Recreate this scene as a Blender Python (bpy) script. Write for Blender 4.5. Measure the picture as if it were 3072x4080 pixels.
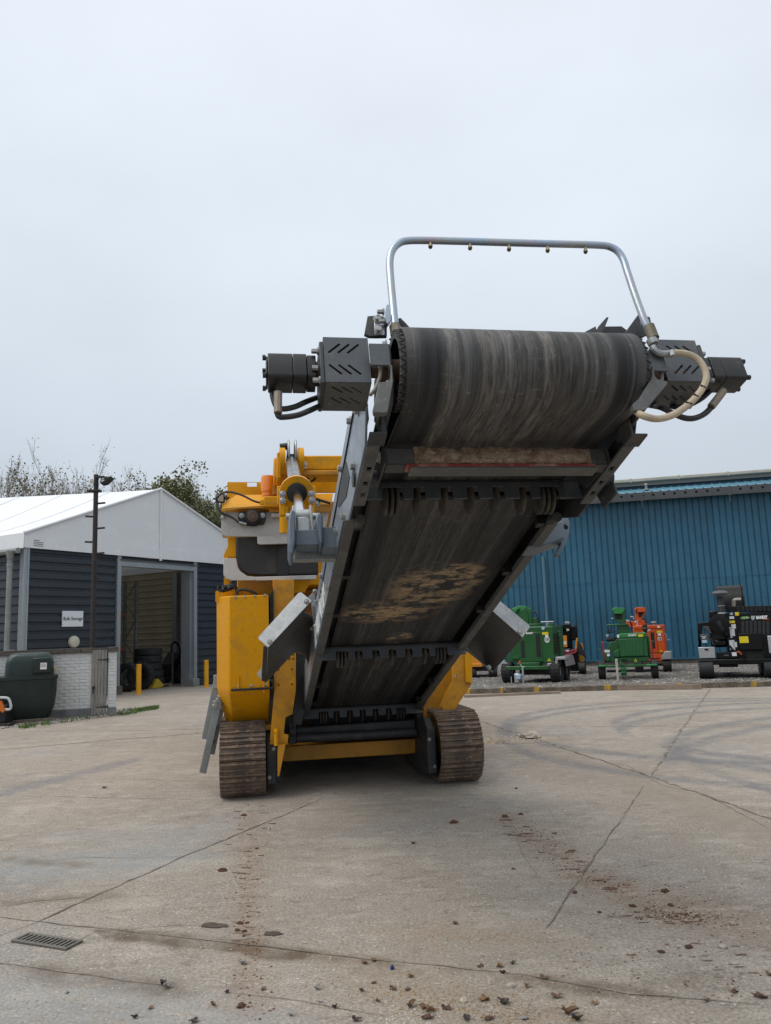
import bpy, bmesh, math, random
from mathutils import Vector, Matrix, noise
random.seed(7)
for o in list(bpy.data.objects): bpy.data.objects.remove(o)
SC = bpy.context.scene
COL = SC.collection
R = math.radians
# ------------------------------------------------------------------ camera
FPX, HZ, ROLL, CAMH = 3100.0, 2520.0, 0.037, 1.72      # focal length in photo pixels, horizon row, roll, eye height
PITCH = math.atan((HZ - 2040) / FPX)
_f = Vector((0, math.cos(PITCH), math.sin(PITCH)))
_r0 = Vector((1, 0, 0)); _u0 = _r0.cross(_f)
_r = _r0 * math.cos(ROLL) - _u0 * math.sin(ROLL)
_u = _r0 * math.sin(ROLL) + _u0 * math.cos(ROLL)
EYE = Vector((0, 0, CAMH))
cd = bpy.data.cameras.new('camera'); cam = bpy.data.objects.new('camera', cd); COL.objects.link(cam)
cd.sensor_fit = 'HORIZONTAL'; cd.sensor_width = 36; cd.lens = 36 * FPX / 3072
cd.clip_start = 0.05; cd.clip_end = 3000
m = Matrix((_r, _u, -_f)).transposed().to_4x4(); m.translation = EYE
cam.matrix_world = m; SC.camera = cam
# ------------------------------------------------------------------ world: overcast
W = bpy.data.worlds.new('World'); SC.world = W; W.use_nodes = True
nt = W.node_tree; nt.nodes.clear()
N = nt.nodes.new; L = nt.links.new
out = N('ShaderNodeOutputWorld'); bg = N('ShaderNodeBackground'); L(bg.outputs[0], out.inputs[0])
sky = N('ShaderNodeTexSky'); sky.sky_type = 'NISHITA'; sky.sun_disc = False
SUN_EL, SUN_AZ = 60, -105                                    # degrees; azimuth measured from +Y towards +X
sky.sun_elevation = R(SUN_EL); sky.sun_rotation = R(SUN_AZ); sky.dust_density = 3; sky.air_density = 1.2
tc = N('ShaderNodeTexCoord'); sep = N('ShaderNodeSeparateXYZ'); L(tc.outputs['Generated'], sep.inputs[0])
cr = N('ShaderNodeValToRGB'); L(sep.outputs['Z'], cr.inputs[0])   # cloud deck: brighter towards the zenith
e = cr.color_ramp.elements
e[0].position = 0.0; e[0].color = (5.4, 5.8, 6.3, 1)
e[1].position = 1.0; e[1].color = (11.0, 11.4, 11.8, 1)
for p, c in ((0.12, (5.3, 5.95, 6.7, 1)), (0.28, (6.4, 7.1, 7.95, 1)), (0.47, (7.7, 8.4, 9.2, 1)), (0.68, (7.9, 8.55, 9.3, 1))):
    k = e.new(p); k.color = c
mp = N('ShaderNodeMapping'); mp.inputs['Scale'].default_value = (1.4, 1.4, 2.6); L(tc.outputs['Generated'], mp.inputs[0])
nz = N('ShaderNodeTexNoise'); nz.inputs['Scale'].default_value = 1.6; nz.inputs['Detail'].default_value = 5; nz.inputs['Roughness'].default_value = .5
L(mp.outputs[0], nz.inputs[0])
mr = N('ShaderNodeMapRange'); mr.inputs[1].default_value = .3; mr.inputs[2].default_value = .7; mr.inputs[3].default_value = .94; mr.inputs[4].default_value = 1.06
L(nz.outputs[0], mr.inputs[0])
mu = N('ShaderNodeMix'); mu.data_type = 'RGBA'; mu.blend_type = 'MULTIPLY'; mu.inputs[0].default_value = 1
L(cr.outputs[0], mu.inputs[6]); L(mr.outputs[0], mu.inputs[7])
mx = N('ShaderNodeMix'); mx.data_type = 'RGBA'; mx.inputs[0].default_value = .96
L(sky.outputs[0], mx.inputs[6]); L(mu.outputs[2], mx.inputs[7])
L(mx.outputs[2], bg.inputs[0]); bg.inputs[1].default_value = 0.0735
# ------------------------------------------------------------------ the weak, veiled sun
sd = bpy.data.lights.new('sun', 'SUN'); sun = bpy.data.objects.new('sun', sd); COL.objects.link(sun)
sd.energy = 1.5; sd.angle = R(50); sd.color = (1, .96, .9)
to_sun = Vector((math.sin(R(SUN_AZ)) * math.cos(R(SUN_EL)), math.cos(R(SUN_AZ)) * math.cos(R(SUN_EL)), math.sin(R(SUN_EL))))
sun.rotation_euler = (-to_sun).to_track_quat('-Z', 'Y').to_euler(); sun.location = (-20, -20, 40)
vs = SC.view_settings; vs.view_transform = 'Standard'; vs.look = 'None'; vs.gamma = 1; vs.exposure = 0.5; vs.use_curve_mapping = False
SC.render.engine = 'CYCLES'

# ------------------------------------------------------------------ photo pixel -> direction helpers
def ray(px, py): return _f + _r * ((px - 1536) / FPX) + _u * ((2040 - py) / FPX)
def ground(px, py, z=0.0):
    d = ray(px, py); return EYE + d * ((z - CAMH) / d.z)
class Fr:                                                   # a thing's own frame: x right, y away, z up
    def __init__(s, o, yaw):
        s.o = Vector(o); s.yaw = yaw
        s.X = Vector((math.cos(yaw), math.sin(yaw), 0)); s.Y = Vector((-math.sin(yaw), math.cos(yaw), 0))
    def xz(s, px, py, y=0.0):
        d = ray(px, py); t = (y - (EYE - s.o).dot(s.Y)) / d.dot(s.Y); P = EYE + d * t - s.o
        return P.dot(s.X), P.z
    def g(s, px, py, z=0.0):
        P = ground(px, py, z) - s.o; return P.dot(s.X), P.dot(s.Y)
    def p3(s, px, py, y):
        x, z = s.xz(px, py, y); return Vector((x, y, z))
    def mpp(s, px, py, y):                                  # metres per photo pixel there
        d = ray(px, py); t = (y - (EYE - s.o).dot(s.Y)) / d.dot(s.Y); return t / FPX
    def onplane(s, px, py, p, n):                           # pixel onto a plane given in local coordinates
        o = EYE - s.o; ol = Vector((o.dot(s.X), o.dot(s.Y), o.z)); d = ray(px, py); dl = Vector((d.dot(s.X), d.dot(s.Y), d.z))
        t = (Vector(p) - ol).dot(n) / dl.dot(n); return ol + dl * t

def crop(k, ox, oy): return lambda x, y: (ox + x*k, oy + y*k)
# ------------------------------------------------------------------ mesh builder
class MB:
    def __init__(s): s.v = []; s.f = []; s.uv = None
    def add(s, vs, fs):
        b = len(s.v); s.v += [tuple(q) for q in vs]; s.f += [tuple(i + b for i in f) for f in fs]; return s
    def box(s, x0, x1, y0, y1, z0, z1):
        if x0 > x1: x0, x1 = x1, x0
        if y0 > y1: y0, y1 = y1, y0
        if z0 > z1: z0, z1 = z1, z0
        return s.add([(x0,y0,z0),(x1,y0,z0),(x1,y1,z0),(x0,y1,z0),(x0,y0,z1),(x1,y0,z1),(x1,y1,z1),(x0,y1,z1)],
                     [(3,2,1,0),(4,5,6,7),(0,1,5,4),(1,2,6,5),(2,3,7,6),(3,0,4,7)])
    def obox(s, p0, p1, w, h, up=(0,0,1)):                  # bar from p0 to p1 with width w and height h
        p0, p1 = Vector(p0), Vector(p1); d = (p1 - p0).normalized(); a = d.cross(Vector(up))
        if a.length < 1e-4: a = d.cross(Vector((1,0,0)))
        a.normalize(); b = a.cross(d).normalized(); a = a * w / 2; b = b * h / 2
        return s.add([p0-a-b,p0+a-b,p0+a+b,p0-a+b,p1-a-b,p1+a-b,p1+a+b,p1-a+b],
                     [(0,1,2,3),(7,6,5,4),(4,5,1,0),(5,6,2,1),(6,7,3,2),(7,4,0,3)])
    def loft(s, rings, caps=True, close=True):
        n = len(rings[0]); b = len(s.v)
        for r_ in rings: s.v += [tuple(q) for q in r_]
        for i in range(len(rings) - 1):
            for j in range(n if close else n - 1):
                k = (j + 1) % n
                s.f.append((b+i*n+j, b+i*n+k, b+(i+1)*n+k, b+(i+1)*n+j))
        if caps:
            s.f.append(tuple(b + j for j in reversed(range(n)))); s.f.append(tuple(b + (len(rings)-1)*n + j for j in range(n)))
        return s
    def prism(s, pts, y0, y1):                              # outline in x,z pushed along y
        return s.loft([[(x, y0, z) for x, z in pts], [(x, y1, z) for x, z in pts]])
    def prismx(s, pts, x0, x1): return s.loft([[(x0, y, z) for y, z in pts], [(x1, y, z) for y, z in pts]])
    def prismz(s, pts, z0, z1): return s.loft([[(x, y, z0) for x, y in pts], [(x, y, z1) for x, y in pts]])
    def sheet(s, pts, n, t):                                # flat plate of outline pts, thickness t against n
        n = Vector(n).normalized() * t
        return s.loft([[Vector(p) for p in pts], [Vector(p) - n for p in pts]])
    def lathe(s, prof, o, ax, n=18, caps=True):             # prof: (radius, height along ax)
        o = Vector(o); ax = Vector(ax).normalized(); a = ax.orthogonal().normalized(); b = ax.cross(a)
        return s.loft([[o + ax*h + (a*math.cos(2*math.pi*j/n) + b*math.sin(2*math.pi*j/n))*max(r_, 1e-4) for j in range(n)] for r_, h in prof], caps)
    def cyl(s, p0, p1, r0, r1=None, n=14):
        p0, p1 = Vector(p0), Vector(p1); r1 = r0 if r1 is None else r1
        return s.lathe([(r0, 0), (r1, (p1-p0).length)], p0, p1-p0, n)
    def tube(s, pts, r, n=8, k=0):                          # k: spline subdivisions per span
        pts = [Vector(p) for p in pts]
        if k:
            q = []; P = [pts[0]*2-pts[1]] + pts + [pts[-1]*2-pts[-2]]
            for i in range(1, len(P)-2):
                for j in range(k):
                    t = j/k; a, b, c, d = P[i-1], P[i], P[i+1], P[i+2]
                    q.append(.5*((2*b)+(c-a)*t+(2*a-5*b+4*c-d)*t*t+(3*b-a-3*c+d)*t**3))
            pts = q + [pts[-1]]
        rs = r if isinstance(r, list) else [r]*len(pts)
        if len(rs) != len(pts): rs = [rs[0] + (rs[-1]-rs[0])*i/(len(pts)-1) for i in range(len(pts))]
        d = (pts[1]-pts[0]).normalized(); a = d.orthogonal().normalized(); rings = []
        for i, p in enumerate(pts):
            d = (pts[min(i+1, len(pts)-1)] - pts[max(i-1, 0)]).normalized()
            a = (a - d*a.dot(d)).normalized(); b = d.cross(a)
            rings.append([p + (a*math.cos(2*math.pi*j/n) + b*math.sin(2*math.pi*j/n))*rs[i] for j in range(n)])
        return s.loft(rings)
    def hexbolt(s, p, ax, r, h=None):
        p = Vector(p); ax = Vector(ax).normalized(); h = h or r
        s.lathe([(r*1.45, 0), (r*1.45, h*.25)], p, ax, 10); return s.lathe([(r, h*.25), (r, h), (r*.8, h*1.15)], p, ax, 6)
    def mesh(s, name, smooth=True, ang=32):
        me = bpy.data.meshes.new(name); me.from_pydata(s.v, [], s.f); me.update()
        bm = bmesh.new(); bm.from_mesh(me); bmesh.ops.recalc_face_normals(bm, faces=bm.faces); bm.to_mesh(me); bm.free()
        if smooth:
            me.polygons.foreach_set('use_smooth', [True]*len(me.polygons)); me.set_sharp_from_angle(angle=R(ang))
        return me
    def build(s, name, mat, parent=None, bev=0.0, smooth=True, ang=32, mw=None):
        me = s.mesh(name, smooth, ang); o = bpy.data.objects.new(name, me); COL.objects.link(o)
        if mat: me.materials.append(mat)
        if parent: o.parent = parent
        if mw is not None: o.matrix_basis = mw
        if bev:
            b = o.modifiers.new('bevel', 'BEVEL'); b.width = bev; b.segments = 2; b.limit_method = 'ANGLE'; b.angle_limit = R(40); b.harden_normals = False
        return o
def tag(o, label=None, cat=None, group=None, kind=None):
    for k, v in (('label', label), ('category', cat), ('group', group), ('kind', kind)):
        if v: o[k] = v
    return o
def thing(name, label, cat, fr=None, loc=None, yaw=0, group=None):
    o = bpy.data.objects.new(name, None); COL.objects.link(o); o.empty_display_size = .2
    if fr: o.location = fr.o; o.rotation_euler = (0, 0, fr.yaw)
    else: o.location = loc; o.rotation_euler = (0, 0, yaw)
    return tag(o, label, cat, group)
def inst(name, me, parent, loc=(0,0,0), rot=(0,0,0), sc=(1,1,1), mw=None):
    o = bpy.data.objects.new(name, me); COL.objects.link(o)
    if parent: o.parent = parent
    if mw is not None: o.matrix_basis = mw
    else: o.location = loc; o.rotation_euler = rot; o.scale = sc
    return o
def cut(o, mb):                                             # punch real holes, baked into the mesh
    c = mb.build('cutter', None, o.parent, smooth=False); c.matrix_basis = o.matrix_basis.copy()
    md = o.modifiers.new('b', 'BOOLEAN'); md.operation = 'DIFFERENCE'; md.object = c; md.solver = 'EXACT'
    bpy.context.view_layer.update()
    dg = bpy.context.evaluated_depsgraph_get(); me = bpy.data.meshes.new_from_object(o.evaluated_get(dg))
    o.modifiers.clear(); o.data = me; me.set_sharp_from_angle(angle=R(32))
    bpy.data.objects.remove(c)
def text(s, size, mat, parent, loc, rot, name='lettering', ext=.001, sx=1, bold=0.0, shear=0):
    cu = bpy.data.curves.new(name, 'FONT'); cu.body = s; cu.size = size; cu.extrude = ext; cu.align_x = 'CENTER'; cu.align_y = 'CENTER'; cu.offset = bold; cu.shear = shear
    cu.resolution_u = 3
    t = bpy.data.objects.new(name, cu); COL.objects.link(t); bpy.context.view_layer.update()
    me = bpy.data.meshes.new_from_object(t.evaluated_get(bpy.context.evaluated_depsgraph_get())); bpy.data.objects.remove(t)
    o = bpy.data.objects.new(name, me); COL.objects.link(o); me.materials.clear(); me.materials.append(mat)
    o.parent = parent; o.location = loc; o.rotation_euler = rot; o.scale = (sx, 1, 1); return o

# ------------------------------------------------------------------ materials
def lin(h):
    c = [int(h[i:i+2], 16)/255 for i in (0, 2, 4)]
    return tuple(x/12.92 if x <= .04045 else ((x+.055)/1.055)**2.4 for x in c) + (1,)
MATS = {}
def mat(name, col, rough=.5, metal=0.0, layers=(), fine=.12, fs=60, bump=0.0, bs=60, spec=.5, coat=0.0, st=(1,1,1), rvar=.08, coord='Object', emit=None):
    """layers: (colour, noise scale, lo, hi, strength[, stretch]) mixed over the base colour"""
    m = bpy.data.materials.new(name); m.use_nodes = True; t = m.node_tree; n = t.nodes; l = t.links
    bs_ = n['Principled BSDF']; c = lin(col) if isinstance(col, str) else tuple(col) + (1,)
    tx = n.new('ShaderNodeTexCoord'); co = tx.outputs[coord]
    def nz(scale, stretch=(1,1,1), det=5, ro=.6, off=0):
        mp = n.new('ShaderNodeMapping'); mp.inputs['Scale'].default_value = stretch; mp.inputs['Location'].default_value = (off, off*1.7, off*.6); l.new(co, mp.inputs[0])
        q = n.new('ShaderNodeTexNoise'); q.inputs['Scale'].default_value = scale; q.inputs['Detail'].default_value = det; q.inputs['Roughness'].default_value = ro
        l.new(mp.outputs[0], q.inputs[0]); return q.outputs[0]
    def rng(s, a, b, c0=0., c1=1.):
        q = n.new('ShaderNodeMapRange'); q.inputs[1].default_value = a; q.inputs[2].default_value = b; q.inputs[3].default_value = c0; q.inputs[4].default_value = c1; l.new(s, q.inputs[0]); return q.outputs[0]
    rgb = n.new('ShaderNodeRGB'); rgb.outputs[0].default_value = c; cur = rgb.outputs[0]
    def mix(a, b, fac, mode='MIX'):
        q = n.new('ShaderNodeMix'); q.data_type = 'RGBA'; q.blend_type = mode
        if hasattr(fac, 'links'): l.new(fac, q.inputs[0])
        else: q.inputs[0].default_value = fac
        l.new(a, q.inputs[6])
        if hasattr(b, 'links'): l.new(b, q.inputs[7])
        else: q.inputs[7].default_value = b
        return q.outputs[2]
    for i, ly in enumerate(layers):
        cc = lin(ly[0]) if isinstance(ly[0], str) else tuple(ly[0]) + (1,)
        cur = mix(cur, cc, rng(nz(ly[1], ly[5] if len(ly) > 5 else (1,1,1), off=3.1*i+1), ly[2], ly[3], 0, ly[4]))
    if name in ('blue profiled cladding', 'weathered timber', 'grey weathered timber', 'track shoe steel', 'old concrete kerb', 'light blue roof sheet'):
        oi = n.new('ShaderNodeObjectInfo'); cur = mix(cur, rng(oi.outputs['Random'], 0, 1, .9, 1.08), 1.0, 'MULTIPLY')
    if fine: cur = mix(cur, rng(nz(fs, st), .25, .75, 1-fine*1.6, 1+fine), 1.0, 'MULTIPLY')
    l.new(cur, bs_.inputs['Base Color'])
    l.new(rng(nz(7, st, off=9), .3, .7, max(.02, rough-rvar), min(1, rough+rvar)), bs_.inputs['Roughness'])
    bs_.inputs['Metallic'].default_value = metal; bs_.inputs['Specular IOR Level'].default_value = spec; bs_.inputs['Coat Weight'].default_value = coat
    bs_.inputs['Coat Roughness'].default_value = .12
    if bump:
        q = n.new('ShaderNodeBump'); q.inputs['Strength'].default_value = 1; q.inputs['Distance'].default_value = bump; l.new(nz(bs, st), q.inputs['Height']); l.new(q.outputs[0], bs_.inputs['Normal'])
    if emit: bs_.inputs['Emission Color'].default_value = c; bs_.inputs['Emission Strength'].default_value = emit
    m['nz'] = 0; MATS[name] = m
    m_tools[name] = (n, l, nz, rng, mix, bs_, cur, co)
    return m
m_tools = {}
DUST = '8f8272'
YEL = mat('yellow paint', 'd09000', .42, layers=(('c28500', 1.3, .45, .75, .5), ('9c7630', 4, .56, .7, .45), ('8f7a52', 13, .60, .72, .5), ('6f5520', 30, .62, .7, .5), ('a58d60', 22, .64, .7, .5, (.25, .25, 2.5))), fine=.07, spec=.22)
YELD = mat('yellow paint grimed', 'be8306', .5, layers=(('8a5c14', 2.0, .4, .7, .6), ('5c4628', 9, .5, .75, .5), ('a08a60', 30, .6, .75, .35)), fine=.1)
GRY = mat('slate grey paint', '4c5258', .45, layers=(('3a3d40', 2.5, .4, .7, .6), ('7c7264', 6, .56, .78, .5), ('a0978a', 40, .64, .8, .4)), fine=.1)
GRYF = mat('dusty flange paint', '565756', .6, layers=(('434443', 3, .42, .66, .7), ('7b7670', 7, .54, .74, .5), ('98928a', 34, .62, .76, .5)), fine=.14)
GRYD = mat('dark grey paint dusty', '34373a', .55, layers=(('262829', 2, .4, .7, .6), ('6e6457', 5, .52, .76, .55), ('857a6b', 34, .6, .78, .5)), fine=.12)
GRYB = mat('blue grey steel paint', '56626e', .4, layers=(('414b55', 3, .45, .7, .5), ('77706a', 12, .6, .8, .4)), fine=.06, coat=.1)
SLATE = mat('side plate blue grey', '727d88', .33, layers=(('5a646e', 2.2, .4, .7, .6), ('8d8a84', 14, .6, .8, .35)), fine=.05, spec=.6)
MUD = mat('caked pale mud', '9c8873', .95, layers=(('6e5a48', 14, .42, .62, .9), ('b5a48f', 30, .5, .7, .7), ('4a3d33', 9, .6, .72, .8)), fine=.2, bump=.02, bs=30)
RED = mat('red blade', '7c2f2b', .7, layers=(('9c8873', 12, .45, .65, .8),), fine=.1)
BLK = mat('black rubber hose', '1b1c1e', .55, layers=(('3c3833', 12, .55, .75, .5),), fine=.08)
BLKM = mat('black motor paint', '17191b', .4, layers=(('3a332e', 6, .5, .75, .5), ('6a4a34', 14, .66, .76, .6)), fine=.1)
HOSE = mat('cream hose', 'b3a48c', .6, layers=(('8c7d68', 6, .45, .75, .6),), fine=.06)
GALV = mat('galvanised steel', 'a6a8a8', .42, .55, layers=(('7e8284', 4, .4, .65, .7), ('b8b8b4', 22, .5, .7, .5), ('6a5f52', 9, .66, .8, .5)), fine=.1)
GALV_SHADE = mat('galvanised sheet darkened as shade', '6c6a66', .42, .5, layers=(('555350', 3, .4, .65, .6), ('7d7a75', 12, .6, .78, .5)), fine=.1)  # same galvanised steel as the flange, web's shade painted in as darker colour
GALVD = mat('galvanised sheet dull', '8b8d8c', .5, .35, layers=(('6f7272', 3, .4, .65, .6), ('5e574e', 12, .62, .78, .5)), fine=.1)
WHT = mat('worn white plate', 'b9b6b2', .5, layers=(('8f8c89', 2.5, .42, .7, .7), ('7a5c44', 6, .62, .8, .5), ('d0cecb', 18, .6, .75, .5)), fine=.08)
BOLT = mat('zinc bolt', 'a3a3a0', .35, .8, layers=(('6c6860', 20, .5, .7, .6),), fine=.1)
RUB = mat('side belt rubber', '2b2a29', .6, layers=(('454039', 5, .5, .72, .6),), fine=.18, st=(1, 1, 8), bump=.004, bs=50)
CHR = mat('chrome rod', 'c9ccd0', .12, 1.0, fine=.03)
DKSTEEL = mat('dark oily steel', '1f2022', .5, .3, layers=(('3c3630', 9, .5, .75, .6),), fine=.12)
RUST = mat('track shoe steel', '61534a', .8, .1, layers=(('86705d', 6, .42, .62, .8), ('3a3532', 4, .5, .7, .7), ('ab9880', 17, .56, .7, .85)), fine=.2, bump=.006, bs=70)
AMB = mat('amber beacon lens', 'dd7f12', .25, fine=.05, coat=.5)
WHITEP = mat('white print', 'd8d8d8', .5, fine=.04)
BLACKP = mat('black print', '222324', .5, fine=.04)
# ================================================================== the yard
CONC = mat('yard concrete', '988f84', .9, layers=(('857c71', .35, .40, .62, .42), ('aaa196', .8, .5, .7, .45), ('898989', .55, .55, .7, .5),
      ('b8b0a4', 2.6, .55, .66, .32, (.5, 1, 1)), ('72695e', 1.3, .57, .70, .42, (.45, 1, 1)), ('b4aba0', 9, .54, .62, .32, (.5, 1, 1)), ('70665c', 11, .56, .66, .4, (.7, 1, 1)), ('5e554c', 34, .60, .68, .6), ('c8c1b7', 42, .60, .68, .65)), fine=.3, fs=55, bump=.01, bs=45, spec=.2)
n_, l_, nz_, rng_, mix_, bsdf_, cur_, co_ = m_tools['yard concrete']
def math_(op, a, b=None, c=None):
    q = n_.new('ShaderNodeMath'); q.operation = op
    for i, v in enumerate((a, b, c)):
        if v is None: continue
        if hasattr(v, 'links'): l_.new(v, q.inputs[i])
        else: q.inputs[i].default_value = v
    return q.outputs[0]
sp_ = n_.new('ShaderNodeSeparateXYZ'); l_.new(co_, sp_.inputs[0]); gx_, gy_ = sp_.outputs[0], sp_.outputs[1]
wob_ = math_('MULTIPLY_ADD', nz_(2.2), .5, -.25)
def band(dist, w, soft):                                    # 1 inside w, 0 beyond w + soft
    q = n_.new('ShaderNodeMapRange'); l_.new(dist, q.inputs[0]); q.inputs[1].default_value = w; q.inputs[2].default_value = w + soft; q.inputs[3].default_value = 1; q.inputs[4].default_value = 0; return q.outputs[0]
def seg_dist(a, b, wob=.5):
    ax, ay, bx, by = a[0], a[1], b[0], b[1]; ln = math.hypot(bx-ax, by-ay); dx, dy = (bx-ax)/ln, (by-ay)/ln
    u = math_('ADD', math_('MULTIPLY', gx_, dx), math_('MULTIPLY_ADD', gy_, dy, -(ax*dx + ay*dy)))
    v = math_('ADD', math_('MULTIPLY', gx_, -dy), math_('MULTIPLY_ADD', gy_, dx, ax*dy - ay*dx))
    v = math_('MULTIPLY_ADD', wob_, wob, v)
    over = math_('MAXIMUM', math_('SUBTRACT', u, ln), math_('MAXIMUM', math_('MULTIPLY', u, -1), 0))
    return math_('ADD', math_('ABSOLUTE', v), math_('MULTIPLY', over, .6))
def arc_dist(p, q, r_):
    (x1, y1), (x2, y2), (x3, y3) = [(a.x, a.y) for a in (p, q, r_)]
    d = 2*(x1*(y2-y3)+x2*(y3-y1)+x3*(y1-y2)); s1, s2, s3 = x1*x1+y1*y1, x2*x2+y2*y2, x3*x3+y3*y3
    cx = (s1*(y2-y3)+s2*(y3-y1)+s3*(y1-y2))/d; cy = (s1*(x3-x2)+s2*(x1-x3)+s3*(x2-x1))/d; rr = math.hypot(x1-cx, y1-cy)
    a = math_('ADD', gx_, -cx); b = math_('ADD', gy_, -cy)
    dist = math_('ABSOLUTE', math_('ADD', math_('SQRT', math_('ADD', math_('MULTIPLY', a, a), math_('MULTIPLY', b, b))), -rr))
    x0 = min(x1, x3) - .3; x9 = max(x1, x3) + 6
    ov = math_('MAXIMUM', math_('SUBTRACT', x0, gx_), math_('MAXIMUM', math_('SUBTRACT', gx_, x9), 0))
    return math_('ADD', dist, ov)
cur = cur_
brk = rng_(nz_(6, off=4), .38, .6, .4, 1); brk2 = rng_(nz_(14, off=7), .35, .6, .15, 1)
def stain(dist, w, soft, col, k, br):
    global cur
    cur = mix_(cur, lin(col), math_('MULTIPLY', math_('MULTIPLY', band(dist, w, soft), br), k))
G = ground
# gritty soil washed along the slab edges, soil dropped by the tracks, tyre scuffs
for a, b, w, s, c, k in (((450,3716),(1180,3800),.06,.06,'5a4e40',.85), ((1180,3800),(1536,3838),.02,.06,'5f5344',.75), ((149,3876),(680,3945),.05,.1,'63574a',.75), ((2128,3900),(2600,3966),.04,.07,'62564a',.8), ((-200,4030),(900,4130),.22,.3,'8d9193',.5), ((-100,3470),(560,3430),.2,.4,'868c8f',.6), ((300,3330),(800,3320),.1,.4,'8a8c8d',.4),
        ((1748,3856),(2108,3896),.0,.05,'6a5e50',.5), ((1000,3250),(1000,4000),.02,.16,'7d5c43',.32), ((2020,3260),(2420,3530),.04,.24,'7d5c43',.35), ((2420,3530),(2960,3700),.1,.35,'7d5c43',.28),
        ((1600,3900),(2150,4060),.12,.4,'8a7760',.4), ((1700,3720),(2050,3740),.1,.25,'8f7c66',.4), ((2050,2940),(2560,3090),.05,.3,'84796c',.6), ((2560,3120),(3072,3330),.12,.3,'83786c',.7),
        ((60,3420),(330,3450),.0,.12,'6b6052',.7), ((40,3590),(420,3570),.02,.12,'63584a',.7), ((0,3165),(520,3030),.1,.15,'6f6f73',.7), ((1930,2955),(2130,2945),.12,.3,'b59a75',.7),
        ((2400,3060),(2560,3110),.1,.5,'857b70',.55), ((2190,3040),(2420,3130),.2,.5,'7d7267',.5)):
    stain(seg_dist(G(*a), G(*b)), w, s, c, k, brk2 if k < .65 else brk)
for p in (((2020,2880),(2250,2820),(2700,2788)), ((2030,2895),(2300,2832),(2800,2796)), ((2480,2862),(2700,2822),(3060,2800)), ((2500,2890),(2750,2842),(3060,2822)), ((2690,2960),(2800,2905),(3060,2862)), ((2700,3000),(2850,2940),(3060,2895))):
    stain(arc_dist(*[G(*q) for q in p]), .07, .16, '6b6a6b', .8, brk)
l_.new(cur, bsdf_.inputs['Base Color'])
yard = MB()
yard.add([(-400,-60,0),(400,-60,0),(400,900,0),(-400,900,0)], [(0,1,2,3)])
yard = yard.build('ground', CONC, smooth=False); tag(yard, 'grey concrete yard with joints, soil smears and tyre marks', 'ground', kind='structure')
JNT = mat('joint dirt', '71675b', .95, layers=(('5a5147', 3, .45, .62, .8), ('93897b', 7, .46, .58, .95)), fine=.25, fs=90, bump=.01)
CRK = mat('hairline crack dirt', '85796b', .95, layers=(('6a6055', 6, .4, .65, .8),), fine=.2)
def seam(name, pts, w, mt, jag=.25, z=.004):
    P = [G(*p) for p in pts]; q = []
    for a, b in zip(P, P[1:]):
        n = max(2, int((b-a).length/.12))
        q += [a.lerp(b, i/n) for i in range(n)]
    q.append(P[-1]); mb = MB(); vs = []
    for i, p in enumerate(q):
        d = (q[min(i+1, len(q)-1)] - q[max(i-1, 0)]).normalized(); s = Vector((-d.y, d.x, 0))
        c = p + s*(random.gauss(0, jag)*w); k = w*(.4 + random.random()*.6)*min(1, .35 + i*.12, .35 + (len(q)-1-i)*.12)
        vs += [c + s*k*random.uniform(.6, 1.2)*.5, c - s*k*random.uniform(.6, 1.2)*.5]
    vs = [(v.x, v.y, z) for v in vs]
    mb.add(vs, [(2*i, 2*i+2, 2*i+3, 2*i+1) for i in range(len(q)-1)]); return mb.build(name, mt, yard, smooth=False)
for pts, w in (([(1290,3178),(1199,3220),(756,3404),(360,3579),(157,3672),(28,3718),(-150,3800)], .022), ([(-200,3640),(0,3658),(175,3676),(433,3704)], .02), ([(433,3704),(900,3756),(1536,3830),(1748,3848),(2108,3890),(2504,3959),(3200,4016)], .012),
        ([(-200,3815),(0,3838),(129,3856),(645,3925)], .016), ([(1750,2820),(1920,2875),(2121,2941),(2290,2996),(2583,3091),(2800,3168),(3072,3262),(3400,3380)], .05), ([(2829,2745),(2727,2893),(2595,3088)], .05),
        ([(2566,3130),(2451,3300),(2347,3443),(2181,3700)], .02), ([(-200,3002),(0,2988),(432,2950),(886,2915),(1300,2885)], .05)):
    seam('expansion_joint', pts, w, JNT)
for pts, w in (([(1990,2893),(2500,2895),(3072,2897),(3500,2899)], .022), ([(486,3105),(886,3115)], .018), ([(32,3169),(430,3180),(886,3187)], .014), ([(238,2915),(886,2904)], .03), ([(190,3676),(480,3705),(700,3688),(930,3690)], .008),
        ([(60,3436),(220,3428),(330,3415),(500,3420),(740,3412)], .01), ([(240,3806),(330,3740),(400,3700)], .012), ([(922,3957),(1200,3990),(1536,4050)], .01), ([(0,3610),(150,3590),(340,3575)], .02), ([(2030,3250),(2080,3400),(2220,3600)], .0035), ([(2150,3170),(2230,3290),(2320,3440)], .003), ([(2320,3015),(2500,3050),(2640,3130),(2800,3160),(3060,3300)], .012)):
    seam('crack', pts, w, CRK, .35)

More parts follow.
